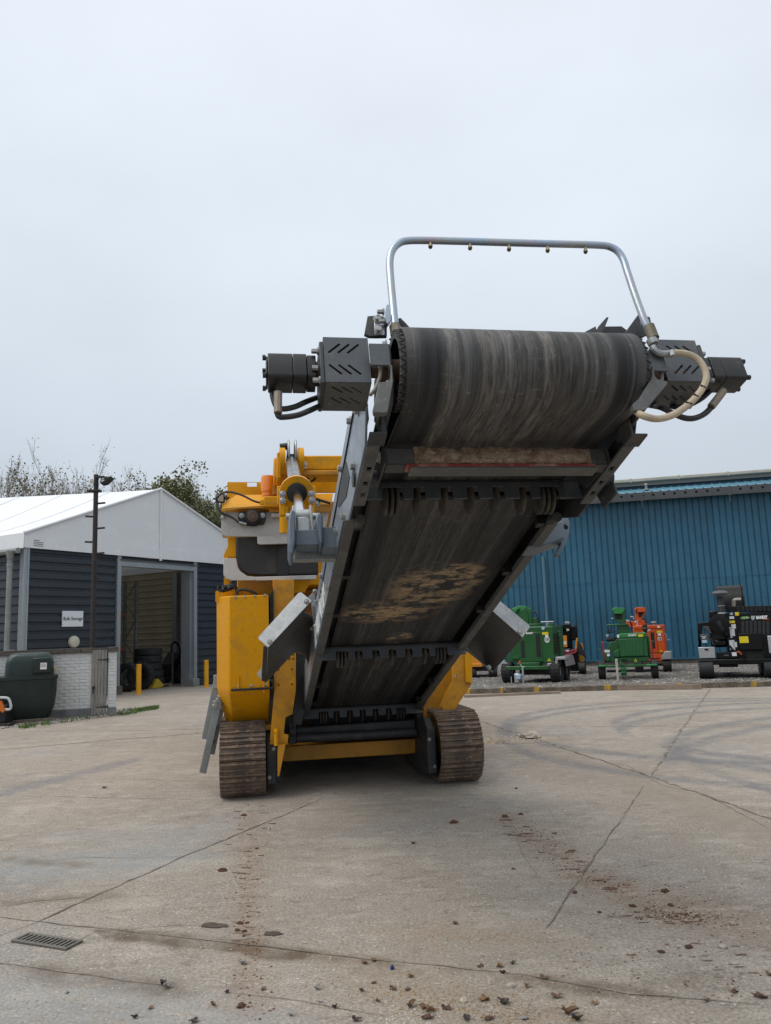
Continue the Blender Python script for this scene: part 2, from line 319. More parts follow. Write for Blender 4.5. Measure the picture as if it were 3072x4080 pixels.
# gravel strip and kerb in front of the blue building
KA, KB = Vector((-1.5, 22.12, 0)), Vector((18, 19.2, 0)); KD = (KB-KA).normalized(); KN = Vector((-KD.y, KD.x, 0))
GRAV = mat('grey gravel', '77736f', .95, layers=(('4a4745', 22, .4, .6, .9), ('a09b95', 30, .52, .66, .9), ('3a3836', 55, .5, .62, .7)), fine=.3, fs=40, bump=.05, bs=26)
q = MB(); a, b = KA + KN*.1, KB + KN*.1
q.add([(a.x,a.y,.06),(b.x,b.y,.06),(b.x+4,b.y+24,.06),(a.x-2,a.y+24,.06)], [(0,1,2,3)])
gravel_bed = tag(q.build('gravel_bed', GRAV, smooth=False), 'grey gravel bed before the blue building', 'gravel', kind='structure')
STN = mat('gravel stone', '85817c', .95, layers=(('56534f', 1.7, .4, .6, .9), ('aaa59f', 2.3, .5, .66, .8)), fine=.2, fs=9)
q = MB()
def pebble(mb, p, r, flat=.7):
    a = random.random()*6.28; vs = []
    for k in range(5):
        t = a + k*1.2566; rr = r*random.uniform(.7, 1.15); vs.append((p[0]+rr*math.cos(t), p[1]+rr*math.sin(t), p[2]+r*flat*random.uniform(-.1, .35)))
    b = [(p[0]+random.uniform(-.2,.2)*r, p[1]+random.uniform(-.2,.2)*r, p[2]+r*flat)]
    mb.add(vs + b, [(k, (k+1) % 5, 5) for k in range(5)])
for i in range(9000):
    t = random.random(); u = random.random()**1.6
    p = KA.lerp(KB, .1 + .8*t) + KN*(.2 + 11*u)
    pebble(q, (p.x, p.y, .06), random.uniform(.018, .045))
tag(q.build('gravel_stones', STN, smooth=False), 'loose grey gravel stones beside the kerb', 'gravel', kind='stuff')
KERB = mat('old concrete kerb', '6f6558', .95, layers=(('4b443b', 4, .4, .62, .8), ('93897b', 16, .55, .7, .6)), fine=.2, bump=.01)
KYEL = mat('worn yellow kerb paint', 'b8901f', .8, layers=(('6f6558', 9, .42, .6, .9),), fine=.15)
kerb = thing('kerb', 'worn concrete kerb with yellow paint dabs along the gravel', 'kerb', loc=(0,0,0)); kerb['kind'] = 'structure'
kl = (KB-KA).length; ang = math.atan2(KD.y, KD.x); n = int(kl/.915)
kme = []
for v in range(3):
    q = MB(); q.box(-.45, .45, -.075, .075, -.1, .125 + .006*v); mm = q.mesh('kerb_stone'); bm = bmesh.new(); bm.from_mesh(mm); bmesh.ops.bevel(bm, geom=bm.edges[:], offset=.015, segments=2, affect='EDGES'); bm.to_mesh(bm and mm); bm.free(); mm.materials.append(KERB); kme.append(mm)
q = MB(); q.box(-.07, .07, -.079, .079, 0, .1295); dme = q.mesh('paint_dab'); dme.materials.append(KYEL)
for i in range(n):
    p = KA + KD*(.915*(i+.5)); o = inst('kerb_stone', kme[i % 3], kerb, (p.x, p.y, random.uniform(-.006, .004)), (0, 0, ang + random.uniform(-.012, .012)))
    if i % 2 or random.random() < .5:
        d = inst('paint_dab', dme, o, (.42 + random.uniform(-.06, .02), 0, .006)); d.scale.x = random.uniform(.5, 1.3)
WOOD = mat('weathered timber', '8a7a6c', .9, layers=(('6b5c4f', 3, .42, .62, .8, (1, 8, 8)), ('9d8f82', 7, .5, .7, .6, (1, 10, 10)), ('4c4038', 11, .62, .72, .7, (1, 12, 12))), fine=.2, st=(1, 9, 9), bump=.006)
def plank(pa, pb, w, h, label, k=0.0):
    A, B = G(*pa), G(*pb); fr = Fr((A+B)/2, math.atan2((B-A).y, (B-A).x)); ln = (B-A).length
    q = MB(); pr = [(-w/2, 0), (w/2, .004), (w/2-.008, h), (-w/2+.012, h-.006)]; N_ = 14
    q.loft([[(-ln/2 + ln*i/N_, y + random.uniform(-.006, .006), max(0, z + (random.uniform(-.006, .004) if z > .01 else 0))) for y, z in pr] for i in range(N_+1)])
    o = q.build('timber_sleeper', WOOD, smooth=False); o.location = fr.o + Vector((0, 0, .002)); o.rotation_euler.z = fr.yaw; return tag(o, label, 'timber')
plank((2334,2751), (2795,2746), .16, .13, 'long pale timber sleeper lying against the kerb before the green chipper')
plank((1850,2779), (2232,2763), .14, .06, 'thin dark timber plank lying by the kerb beside the silver wing plate')

# ================================================================== blue warehouse
BF = Fr(ground(2590,2652), R(-12))
BLUE = mat('blue profiled cladding', '2c6079', .45, layers=(('224e63', .35, .42, .62, .8), ('3d6f85', 1.1, .55, .75, .35), ('467386', .22, .58, .7, .4)), fine=.05, fs=12, spec=.4)
BLUEL = mat('light blue roof sheet', '4d7d90', .5, layers=(('437182', .8, .4, .7, .6), ('6a94a0', 3, .6, .75, .5)), fine=.05)
BLUED = mat('dark blue flashing', '1d4a66', .5, fine=.06)
GUT = mat('grey eaves beam', '4a4d50', .55, layers=(('37393b', 1, .4, .7, .6),), fine=.1)
CREAM = mat('cream gutter', 'b5b0a3', .6, layers=(('8d897d', 1.1, .45, .7, .6), ('c9c4b6', 5, .55, .7, .5)), fine=.08)
FASC = mat('grey fascia', '8b8a86', .6, fine=.08)
PLIN = mat('plinth concrete', '6d665d', .95, layers=(('4f4942', 2, .4, .65, .8), ('8a8277', 7, .55, .7, .6)), fine=.2, bump=.01)
bw = thing('blue_warehouse', 'long warehouse clad in blue ribbed sheeting behind the row of chippers', 'warehouse', BF)
EZ = 6.82; XL, XR = -12, 13
q = MB(); q.box(XL, XR, .02, .4, -.1, .30); q.build('plinth', PLIN, bw)
prof = []
for k in range(4):
    b = k*.25; prof += [(b, 0), (b+.188, 0), (b+.202, .042), (b+.236, .042)]
prof.append((1.0, 0))
m_ = len(prof); LAP = 3.45
for za, zb, yo in ((.26, LAP+.08, 0), (LAP, EZ+.2, -.012)):
    q = MB(); q.add([(x, y, z) for z in (za, zb) for x, y in prof], [(i, i+1, m_+i+1, m_+i) for i in range(m_-1)]); cme = q.mesh('cladding_sheet', ang=10); cme.materials.append(BLUE)
    for i in range(XL, XR): inst('cladding_sheet', cme, bw, (i, yo + random.uniform(-.004, .004), 0), (0, random.uniform(-.0012, .0012), 0))
q = MB(); q.box(XL, XR, .05, 14, .2, EZ); q.build('inner_wall', BLUED, bw)
q = MB(); q.box(XL, XR, -.045, -.004, .225, .275); q.build('drip_flashing', BLUE, bw)
q = MB(); q.box(XL, XR, -.46, -.38, EZ-.05, EZ+.24); ob = q.build('eaves_beam', GUT, bw)
hc = MB()
x = -9.0
while x < 8: hc.cyl((x, -.6, EZ+.11), (x, -.2, EZ+.11), .055, n=12); x += .42
cut(ob, hc)
q = MB(); q.box(XL, XR, -.47, -.3, EZ-.09, EZ-.054); q.box(XL, XR, -.36, -.33, EZ-.05, EZ+.24); q.build('eaves_soffit', GUT, bw)
for x in (-6.2, -2.6, .2, 3.6, 7): q = MB(); q.box(x-.06, x+.06, -.475, -.462, EZ-.12, EZ+.2); q.box(x-.02, x+.02, -.44, -.40, EZ-.4, EZ-.1); q.build('gutter_bracket', GUT, bw)
y0, z0, y1, z1 = -.44, EZ+.245, 1.7, EZ+.76
prof = []
for k in range(3):
    b = k/3; prof += [(b, 0), (b+.27, 0), (b+.285, .035), (b+.318, .035)]
prof.append((1.0, 0)); q = MB(); m_ = len(prof)
q.add([(x, y0, z0+h) for x, h in prof] + [(x, y1, z1+h) for x, h in prof], [(i, i+1, m_+i+1, m_+i) for i in range(m_-1)])
rme = q.mesh('roof_sheet', ang=10); rme.materials.append(BLUEL)
for i in range(XL, XR): inst('roof_sheet', rme, bw, (i, 0, 0))
q = MB(); q.box(XL, XR, y1-.02, 14, EZ, z1+.2); q.build('upper_wall', BLUED, bw)
q = MB(); q.box(XL, XR, y1-.2, y1+.1, z1+.10, z1+.29); q.build('fascia', FASC, bw)
for i in range(-6, 7):
    q = MB(); q.box(i*2, i*2+1.985, y1-.42, y1-.1, z1+.25, z1+.40); q.build('upper_gutter', CREAM, bw, bev=.03)
    q = MB(); q.box(i*2-.03, i*2+.03, y1-.44, y1-.08, z1+.235, z1+.412); q.build('gutter_joint', CREAM, bw)
px0, pz0 = BF.xz(2175, 2400, -.03); q = MB(); q.cyl((px0, -.07, .3), (px0, -.07, BF.xz(2175, 2215, -.06)[1]), .075); q.build('downpipe', mat('faded blue pipe', '4d7488', .6, layers=(('3c667c', 1, .4, .7, .7),)), bw)
vx, vz = BF.xz(2577, 1968, .3); q = MB(); q.lathe([(.1, 0), (.1, .05), (.05, .07), (.05, .2), (.075, .21), (.05, .3)], (vx, .3, z0+.2), (0,0,1), 10); q.build('roof_vent', FASC, bw)

# ================================================================== the fabric-roofed storage shed
SA = ground(472, 2767); SF = Fr(SA, R(60.5))
NAVY = mat('anthracite cladding', '323941', .45, layers=(('292f37', 1.2, .4, .7, .6), ('474e57', 4, .6, .75, .4)), fine=.06, spec=.4)
LINR = mat('cream inner lining', 'bdb499', .7, layers=(('a39a80', 1, .4, .7, .6),), fine=.1)
FAB = mat('white roof fabric', 'dfe2e5', .55, layers=(('dde1e5', .7, .45, .7, .5), ('f4f5f6', 2, .55, .75, .5), ('c9ccce', 5, .66, .76, .4, (1, 1, .2))), fine=.03, bump=.02, bs=1.4, spec=.3)
n_, l_, *_ = m_tools['white roof fabric']; tr = n_.new('ShaderNodeBsdfTranslucent'); tr.inputs[0].default_value = (.75, .76, .74, 1); ms = n_.new('ShaderNodeMixShader'); ms.inputs[0].default_value = .06
l_.new(n_['Principled BSDF'].outputs[0], ms.inputs[1]); l_.new(tr.outputs[0], ms.inputs[2]); l_.new(ms.outputs[0], n_['Material Output'].inputs[0])
ALU = mat('aluminium section', '9da4aa', .38, .45, layers=(('7f868c', 2, .4, .7, .6, (1,1,.3)),), fine=.08)
shed = thing('storage_shed', 'dark clad storage shed with white fabric roof and open doorway', 'shed', SF)
CX = SF.xz(86, 2500)[0]; EVZ = SF.xz(92, 2176)[1]; RX, RZ = SF.xz(632, 1951); RW = 2*RX - CX; DL, DR = 0.0, SF.xz(768, 2500)[0]; DH = SF.xz(482, 2256)[1]
SD = 16.0
def hclad(name, x0, x1, z0, z1, mt, place=None, pitch=.265):
    """horizontal trapezoid profile: wide face, slanted return, narrow recess"""
    q = MB(); pf = []; z = z0
    while z < z1 - .01:
        for dz, y in ((0, 0), (.155, 0), (.185, .045), (.235, .045)): 
            if z + dz <= z1: pf.append((z+dz, y))
        z += pitch
    pf.append((z1, 0)); m_ = len(pf)
    q.add([(x0, y, z) for z, y in pf] + [(x1, y, z) for z, y in pf], [(i, i+1, m_+i+1, m_+i) for i in range(m_-1)])
    return q.build(name, mt, shed, ang=10, mw=place)
hclad('cladding_sheet', CX+.1, DL-.16, .05, EVZ, NAVY); hclad('cladding_sheet', DR+.16, RW-.1, .05, EVZ, NAVY); hclad('cladding_sheet', DL-.02, DR+.02, DH+.2, EVZ, NAVY)
side = Matrix.Translation((CX, 0, 0)) @ Matrix.Rotation(R(90), 4, 'Z') @ Matrix.Scale(-1, 4, (0,1,0))
hclad('side_cladding_sheet', .12, SD, .05, EVZ-.1, NAVY, side)
inner = Matrix.Translation((RW-.15, 0, 0)) @ Matrix.Rotation(R(90), 4, 'Z')
hclad('inner_lining', .1, SD, .0, EVZ+.1, LINR, inner, pitch=.27)
q = MB(); q.box(RW-.05, RW, 0, SD, 0, EVZ); q.box(CX, RW, SD, SD+.1, 0, EVZ); q.box(CX+.06, CX+.1, .1, SD, 0, EVZ); q.build('rear_wall', NAVY, shed)
q = MB()
for y in (4.2, 8.2, 12.2): q = MB(); q.box(RW-.36, RW-.2, y-.12, y+.12, 0, EVZ); q.build('inner_post', ALU, shed)
q = MB(); q.box(CX-.05, CX+.12, -.08, .12, 0, EVZ+.02); q.box(CX+.07, CX+.13, -.1, -.08, 0, EVZ+.02); q.build('corner_post', ALU, shed, bev=.012)
q = MB(); q.box(RW-.12, RW+.05, -.08, .12, 0, EVZ); q.build('corner_post', ALU, shed)
for x in (DL-.09, DR+.09):
    q = MB(); q.box(x-.08, x+.08, -.07, .2, 0, EVZ-.02); q.box(x-.03, x+.03, -.085, -.07, 0, EVZ-.1); o = q.build('door_post', ALU, shed, bev=.01)
    q = MB(); q.box(x-.16, x+.16, -.12, .3, 0, .28); q.build('post_foot', PLIN if x < 1 else GALVD, shed, bev=.02)
q = MB(); q.box(DR-.05, DR+.02, .1, .55, 0, DH); q.build('door_reveal', ALU, shed)
q = MB(); q.box(DL-.02, DR+.02, -.06, .14, DH, DH+.17); q.build('door_lintel', ALU, shed, bev=.008)
q = MB(); q.box(DL-.1, DR+.25, -.09, -.065, DH+.19, DH+.24); q.build('door_rail', GUT, shed)
# gable fabric, in two halves with a seam, and the roof membrane
def gable(pts, name):
    P = [Vector((x, -.1, z)) for x, z in pts]; q = MB(); q.loft([P, [p + Vector((0, .03, 0)) for p in P]]); return q.build(name, FAB, shed, smooth=False)
VB = EVZ - .02
gable([(CX-.1, VB), (RX-.02, VB-.04), (RX-.02, RZ), (CX-.1, VB+.42)], 'gable_fabric'); gable([(RX+.02, VB-.04), (RW+.1, VB), (RW+.1, VB+.42), (RX+.02, RZ)], 'gable_fabric')
q = MB(); q.tube([(RX, -.13, VB-.1), (RX, -.13, RZ)], .05); q.build('gable_seam', FAB, shed)
q = MB(); q.box(CX-.1, RW+.1, -.125, -.101, VB-.03, VB+.33); q.build('valance', FAB, shed)
q = MB(); q.tube([(CX-.12, -.14, VB+.42), (RX, -.14, RZ+.02), (RW+.12, -.14, VB+.42)], .045); q.build('keder_rail', FAB, shed)
q = MB(); NY = 12; NX = 10
def roofz(u, y):                                            # u 0 at eave, 1 at ridge; membrane sags a little between frames
    return VB + .42 + (RZ - VB - .42)*u + .085*min(max(y, 0), 10)*u - .16*math.sin(math.pi*u)*abs(math.sin(math.pi*y/4))**.7
rows = []
for j in range(NY+1):
    y = -.14 + (SD+.14)*j/NY; r_ = []
    for i in range(2*NX+1):
        u = i/NX if i <= NX else 2 - i/NX; x = CX-.12 + (RX-CX+.12)*i/NX if i <= NX else RX + (RW+.12-RX)*(i-NX)/NX
        r_.append((x, y, roofz(u, y)))
    rows.append([(CX-.13, y, VB-.05)] + r_ + [(RW+.13, y, VB-.05)])
m_ = len(rows[0]); q.add([v for r_ in rows for v in r_], [(j*m_+i, j*m_+i+1, (j+1)*m_+i+1, (j+1)*m_+i) for j in range(NY) for i in range(m_-1)])
q.build('roof_membrane', FAB, shed, ang=60)
for y in (2.6, 5.3, 8.0, 10.6, 13.3): q = MB(); q.tube([(CX-.12 + (RX-CX+.12)*k/8, y, roofz(k/8, y)+.004) for k in range(9)], .022, 6); q.build('roof_seam', FAB, shed)
q = MB(); q.tube([(CX-.2, 0, VB-.12), (CX-.2, SD, VB-.12)], .09); q.build('gutter', GALVD, shed)
q = MB(); dx = CX-.28; q.lathe([(.05, -.2), (.11, .0), (.13, .18)], (dx, .25, VB-.3), (0,0,1), 12); q.cyl((dx, .25, 0), (dx, .25, VB-.4), .085, n=12); q.lathe([(.1, 0), (.1, .12)], (dx, .25, VB-.6), (0,0,1), 12); q.build('downpipe', GALVD, shed)
q = MB(); q.box(dx-.15, dx+.2, .14, .16, 1.6, 1.63); q.build('pipe_clip', GALV, shed)
# maker's print on the valance: the photograph only shows grey lines of type
for i, w in enumerate((.2, .34, .34, .34)):
    q = MB(); q.box(CX+.22, CX+.22+w, -.1275, -.126, VB+.2-.055*i, VB+.225-.055*i); q.build('print_line', mat('grey print %d' % i, '6d7278', .6), shed)
s0, s1 = SF.xz(250, 2434, -.05), SF.xz(331, 2496, -.05)
sg = thing('wall_sign', 'white rectangular sign reading Bulk Storage on the dark shed wall', 'sign', loc=SF.o + SF.X*((s0[0]+s1[0])/2) + SF.Y*-.03 + Vector((0, 0, (s0[1]+s1[1])/2)), yaw=SF.yaw)
sw, sh = abs(s1[0]-s0[0])/2, abs(s0[1]-s1[1])/2
q = MB(); q.box(-sw, sw, -.02, .02, -sh, sh); q.build('panel', mat('sign white', 'd3d8dd', .4, fine=.03), sg, bev=.004)
text('Bulk Storage', sh*.62, BLACKP, sg, (0, -.022, 0), (R(90), 0, 0), sx=.98*sw*2/(sh*.62*5.4), bold=.0025)
lx, lz = SF.xz(297, 2557, -.06)
q = MB(); q.lathe([(.19, 0), (.19, .05), (.17, .09), (.1, .115), (.01, .12)], (0, 0, 0), (0, -1, 0), 22)
o = q.build('bulkhead_light', mat('cream light lens', 'bdb9a6', .35, fine=.04)); o.location = SF.o + SF.X*lx + Vector((0, 0, lz)); o.rotation_euler.z = SF.yaw; tag(o, 'round cream bulkhead light on the dark wall below the sign', 'light')
# second white roof glimpsed behind
q = MB(); A = Vector((-46, 62, 0)); q.loft([[(x, 58, 0), (x, 74, 0), (x, 74, 11), (x, 66, 14.0), (x, 58, 11)] for x in (-60, -29.4)])
o = q.build('fabric_hall', FAB, smooth=False); tag(o, 'white fabric roofed hall showing behind the storage shed at far left', 'building')

# ------------------------------------------------------------------ inside the shed
def sp(x, y, z=0): return SF.o + SF.X*x + SF.Y*y + Vector((0, 0, z))
TYR = mat('tyre rubber', '1d1d1e', .8, layers=(('34322f', 6, .5, .75, .5),), fine=.15)
def tyre_mb(mb, c, ax, Rr, w, lug=0):
    c = Vector(c); ax = Vector(ax).normalized()
    mb.lathe([(Rr*.58, -w*.42), (Rr*.66, -w*.5), (Rr*.9, -w*.5), (Rr*.985, -w*.4), (Rr, -w*.2), (Rr, w*.2), (Rr*.985, w*.4), (Rr*.9, w*.5), (Rr*.66, w*.5), (Rr*.58, w*.42), (Rr*.55, 0), (Rr*.58, -w*.42)], c, ax, 26, caps=False)
    if lug:
        a = ax.orthogonal().normalized(); b = ax.cross(a)
        for k in range(lug):
            t = 2*math.pi*k/lug
            for sgn in (-1, 1):
                tt = t + (math.pi/lug if sgn > 0 else 0); d = a*math.cos(tt) + b*math.sin(tt); e = ax.cross(d)
                mb.obox(c + d*Rr + ax*(sgn*w*.03) - e*.01, c + d*Rr*.985 + ax*(sgn*w*.46) + e*.04*sgn, Rr*.09, Rr*.07, d)
    return mb
for i, (px, py, y, rr, w, lab) in enumerate(((590,2596,1.5,.52,.27,'topmost tyre of the stack inside the shed doorway'), (590,2619,1.5,.52,.27,'second tyre down in the stack inside the shed doorway'), (590,2645,1.5,.52,.27,'third tyre down in the stack with pale labels'),
        (596,2672,1.5,.52,.27,'fourth tyre down in the stack inside the shed'), (598,2697,1.5,.52,.27,'lowest tyre of the stack inside the shed doorway'))):
    x, z = SF.xz(px, py, y); o = tyre_mb(MB(), (0,0,0), (0,0,1), rr, w).build('stacked_tire', TYR); o.location = sp(x, y, .27*.5 + .12 + .27*(4-i)); tag(o, lab, 'tyre', 'tyres stacked inside the shed')
for px, y, lab in ((505, .75, 'large upright tractor tyre just inside the left door post'), (560, 1.0, 'upright tractor tyre leaning before the tyre stack')):
    x, z = SF.xz(px, 2700, y); o = tyre_mb(MB(), (0,0,0), (1,.35,0), .5, .3, 16).build('tractor_tyre', TYR); o.location = sp(x, y, .5); o.rotation_euler.z = SF.yaw; tag(o, lab, 'tyre')
x, z = SF.xz(741, 2690, 1.6); o = tyre_mb(MB(), (0,0,0), (.5,1,0), .42, .24).build('wheel', TYR); o.location = sp(x, 1.6, .42); tag(o, 'dark wheel standing by the right door post inside the shed', 'wheel')
pw = thing('pallet', 'wooden pallet on the shed floor under the tyre stack', 'pallet', loc=sp(SF.xz(600, 2720, 1.5)[0], 1.5), yaw=SF.yaw)
for k in range(5): q = MB(); q.box(-.6, .6, -.5+.22*k, -.38+.22*k, .1, .12); q.build('deck_board', WOOD, pw)
for k in (-.52, 0, .52): q = MB(); q.box(k-.06, k+.06, -.5, .5, 0, .1); q.build('bearer', WOOD, pw)
u1, u2 = (SF.xz(541, 2500, 2.6)[0], 2.6), (SF.xz(497, 2500, 3.2)[0], 3.2)
rk = thing('pallet_rack', 'tall steel pallet rack with orange beams inside the shed', 'rack', loc=sp(*u1), yaw=SF.yaw)
dv = (u2[0]-u1[0], u2[1]-u1[1])
for x, y in ((0, 0), dv): q = MB(); q.box(x-.05, x+.05, y-.05, y+.05, 0, 4.1); q.build('upright', GALVD, rk)
q = MB()
for k in range(5): a, b = ((0, 0), dv)[::1 if k % 2 else -1]; q.obox((*a, .3+.75*k), (*b, 1.05+.75*k), .04, .04)
q.build('bracing', GALVD, rk)
ORB = mat('orange rack beam', 'b8542a', .6, fine=.1)
for z in (1.4, 2.7):
    q = MB(); q.box(dv[0]-1.6, dv[0]-.06, dv[1]-.03, dv[1]+.03, z, z+.12); q.build('beam', ORB, rk); q = MB(); q.box(dv[0]-1.6, -.06, dv[1]+.031, dv[1]+.9, z+.1, z+.13); q.build('shelf', WOOD, rk)
BOXM = mat('dusty carton', '5e5146', .9, fine=.2)
for k, (x, z, w, h, lab) in enumerate(((-.45, 1.534, .7, .6, 'brown carton on the lower shelf of the rack'), (-1.2, 1.534, .6, .5, 'smaller brown carton at the back of the lower rack shelf'), (-.7, 2.834, .8, .6, 'brown carton on the upper shelf of the rack'))):
    q = MB(); q.box(-w/2, w/2, -.4, .4, 0, h); q.box(-.03, .03, -.402, .402, 0, h+.003); o = q.build('carton', BOXM, bev=.01); o.location = sp(u2[0]+x, u2[1]+.5, z-.003); o.rotation_euler.z = SF.yaw; tag(o, lab, 'carton')
x, z = SF.xz(618, 2700, 1.0); YS = mat('yellow sack', 'a8901c', .7, fine=.1)
q = MB(); q.prism([(-.3, 0), (.1, .0), (.32, .06), (.05, .32), (-.05, .34), (-.22, .1)], -.12, .12); o = q.build('folded_sack', YS, bev=.03); o.location = sp(x, .95, .0); o.rotation_euler.z = SF.yaw; tag(o, 'crumpled yellow sack on the shed floor before the tyres', 'sack')
dg = thing('parked_machine', 'small dark machine with curved hose standing inside the shed', 'machine', loc=sp(SF.xz(700, 2700, 2.6)[0], 2.6), yaw=SF.yaw)
q = MB(); q.prism([(-.5, .3), (.6, .3), (.75, .7), (.5, 1.15), (-.1, 1.25), (-.5, .8)], -.35, .35); q.build('hood', DKSTEEL, dg, bev=.05)
q = MB(); q.box(-.55, .7, -.4, .4, .1, .3); q.build('chassis', DKSTEEL, dg)
q = MB(); q.tube([(-.2, 0, 1.2), (-.25, 0, 1.5), (-.05, 0, 1.65), (.2, 0, 1.45), (.25, 0, 1.2)], .04, k=4); q.build('hose', BLK, dg)
for y in (-.38, .38): tyre_mb(MB(), (-.2, y, .26), (0,1,0), .26, .2).build('tyre', TYR, dg); tyre_mb(MB(), (.5, y, .26), (0,1,0), .26, .2).build('tyre', TYR, dg)
q = MB(); q.box(-.62, -.56, -.45, -.39, 0, 1.25); q.build('guard_post', GALVD, dg)

# ------------------------------------------------------------------ bollards
BYEL = mat('yellow bollard paint', 'd79a12', .45, layers=(('b07a10', 4, .5, .7, .4), ('5a4a30', 14, .68, .76, .7)), fine=.05)
for px, py, top, lab in ((552,2767,2651,'nearer yellow steel bollard standing in front of the shed doorway'), (822,2738,2634,'farther yellow steel bollard right of the shed doorway')):
    P = ground(px, py); h = (py-top)*P.y/FPX*1.0; q = MB(); q.lathe([(.085, 0), (.085, h-.012), (.075, h), (.0, h+.004)], (0,0,0), (0,0,1), 20); q.lathe([(.12, 0), (.12, .012)], (0,0,0), (0,0,1), 20)
    o = q.build('bollard', BYEL); o.location = P; tag(o, lab, 'bollard')

# ================================================================== white brick wall, gate, tank, lamp pole on the left
WF = Fr(ground(362, 2857), R(16))
BRK = mat('white painted brick', 'c6c9ca', .75, layers=(('b6b9ba', 3, .42, .66, .6), ('9fa09f', 9, .62, .76, .45)), fine=.06, bump=.006, bs=50)
MOR = mat('white painted mortar', 'c3c5c5', .9, layers=(('9a9c9c', 6, .45, .65, .6),), fine=.1)
BASEM = mat('grey wall foot', '7d8083', .9, layers=(('62656a', 4, .4, .6, .7),), fine=.12, bump=.01)
OLDW = mat('grey weathered timber', '8b8985', .9, layers=(('6e6b67', 4, .42, .62, .8, (6, 6, .6)), ('a19f9a', 9, .52, .7, .6, (9, 9, .7)), ('55524e', 13, .62, .72, .7, (10, 10, .8))), fine=.18, st=(9, 9, 1), bump=.005)
COPE = mat('dark coping timber', '55504a', .9, layers=(('3c3834', 4, .42, .62, .8, (.6, 6, 6)), ('7b756d', 9, .52, .7, .6, (.7, 9, 9))), fine=.18, st=(1, 9, 9), bump=.006)
wall = thing('brick_wall', 'white painted brick wall with timber coping beside the green tank', 'wall', WF)
wz = WF.xz(362, 2600)[1]; gx1 = WF.xz(428, 2700)[0]; px1 = WF.xz(463, 2700)[0]; fx0 = WF.xz(316, 2700)[0]
bme = []
for v in range(4):
    q = MB(); q.box(-.104, .104, -.05, .05, -.031, .031); mm = q.mesh('brick'); bm = bmesh.new(); bm.from_mesh(mm)
    for vv in bm.verts: vv.co += Vector((random.uniform(-.004,.004), random.uniform(-.004,.004), random.uniform(-.003,.003)))
    bmesh.ops.bevel(bm, geom=bm.edges[:], offset=.008, segments=1, affect='EDGES'); bm.to_mesh(mm); bm.free(); mm.materials.append(BRK); bme.append(mm)
def bricks(x0, x1, y0=0.0, dydx=0.0):
    rows = int((wz-.2)/.075)
    for r_ in range(rows):
        x = x0 - (.1125 if r_ % 2 else 0)
        while x < x1 - .01:
            a, b = max(x, x0), min(x+.215, x1)
            if b - a > .04:
                o = inst('brick', random.choice(bme), wall, ((a+b)/2, y0 + .05 + dydx*((a+b)/2-x0) + random.uniform(-.003,.003), .2 + .075*(r_+.5)), (0, 0, math.atan(dydx))); o.scale.x = (b-a)/.225
            x += .225
XL0 = fx0 - 1.9
bricks(fx0, -.005); bricks(XL0, fx0, -.12*0, 0.0); bricks(gx1+.01, px1)
q = MB(); q.box(XL0, -.005, .005, .2, 0, wz); q.box(gx1+.01, px1, .005, .2, 0, wz); q.build('mortar_core', MOR, wall)
q = MB(); q.box(XL0, -.005, -.008, .1, 0, .21); q.box(gx1+.01, px1+.008, -.008, .1, 0, .2); q.build('wall_foot', BASEM, wall, bev=.01)
for a, b, y in ((XL0, fx0-.35, -.05), (fx0-.34, fx0+.02, -.05), (fx0+.03, -.0, -.05), (gx1+.0, px1+.03, -.05)):
    q = MB(); q.box(a, b, y, .26, wz+.002, wz+.115); q.build('coping_timber', COPE, wall, bev=.008)
gate = thing('timber_gate', 'narrow grey weathered plank gate between white brick piers', 'gate', WF)
nb = 5; gw = (gx1-.01)/nb
for k in range(nb): q = MB(); q.box(.004+gw*k, gw*(k+1)-.002, -.035 + random.uniform(-.003,.003), -.01, .03, wz+.06+random.uniform(-.006,.006)); q.build('plank', OLDW, gate, bev=.004)
for z in (.25, .75, 1.2): q = MB(); q.box(.02, gx1-.02, -.009, .03, z-.05, z+.05); q.build('ledge', OLDW, gate)
for z in (.22, wz-.18): q = MB(); q.prism([(gx1+.02, z-.02), (gx1+.02, z+.02), (gx1-.24, z+.006), (gx1-.24, z-.006)], -.043, -.036); q.cyl((gx1+.01,-.04,z-.05), (gx1+.01,-.04,z+.05), .012); q.build('strap_hinge', DKSTEEL, gate)
q = MB(); q.cyl((.05, -.036, .68), (.05, -.07, .68), .035); q.cyl((.04, -.05, .66), (.04, -.05, .54), .012); q.build('latch', DKSTEEL, gate)
q = MB(); q.box(0, gx1, -.05, .16, wz+.075, wz+.1); q.build('gate_head', COPE, gate)
# lamp pole
LPx = ground(383, 2830); LP = Fr(Vector((LPx.x, LPx.y, 0)), 0.0)
LP = Fr((WF.o + WF.X*.18 + WF.Y*1.3), R(5)); BRN = mat('rusty dark pole steel', '272121', .7, layers=(('382c27', 3, .42, .65, .7), ('1c1818', 6, .5, .7, .7)), fine=.15)
pole = thing('lamp_pole', 'tall dark steel lamp pole with climbing pegs and one floodlight', 'lamp pole', LP)
ptop = LP.xz(377, 1892)[1]; x0 = LP.xz(373, 2400)[0]
q = MB(); q.cyl((x0, 0, 0), (x0, 0, ptop), .066, .06, 14); q.build('pole', BRN, pole)
pegs = ((462,1),(616,-1),(756,1),(915,-1),(1050,1),(1207,-1),(1347,1),(1503,-1),(1643,1),(1803,-1),(1943,1),(2100,-1))
for yy, s in pegs:
    z = LP.xz(374, 1850 + yy*.339)[1]; q = MB(); q.obox((x0+s*.05, 0, z), (x0+s*.25, -.02, z+.012), .04, .045); q.build('climbing_peg', BRN, pole)
z = LP.xz(374, 1957)[1]; q = MB(); q.box(x0-.22, x0+.13, -.09, .09, z-.02, z+.03); q.build('platform_bracket', BRN, pole)
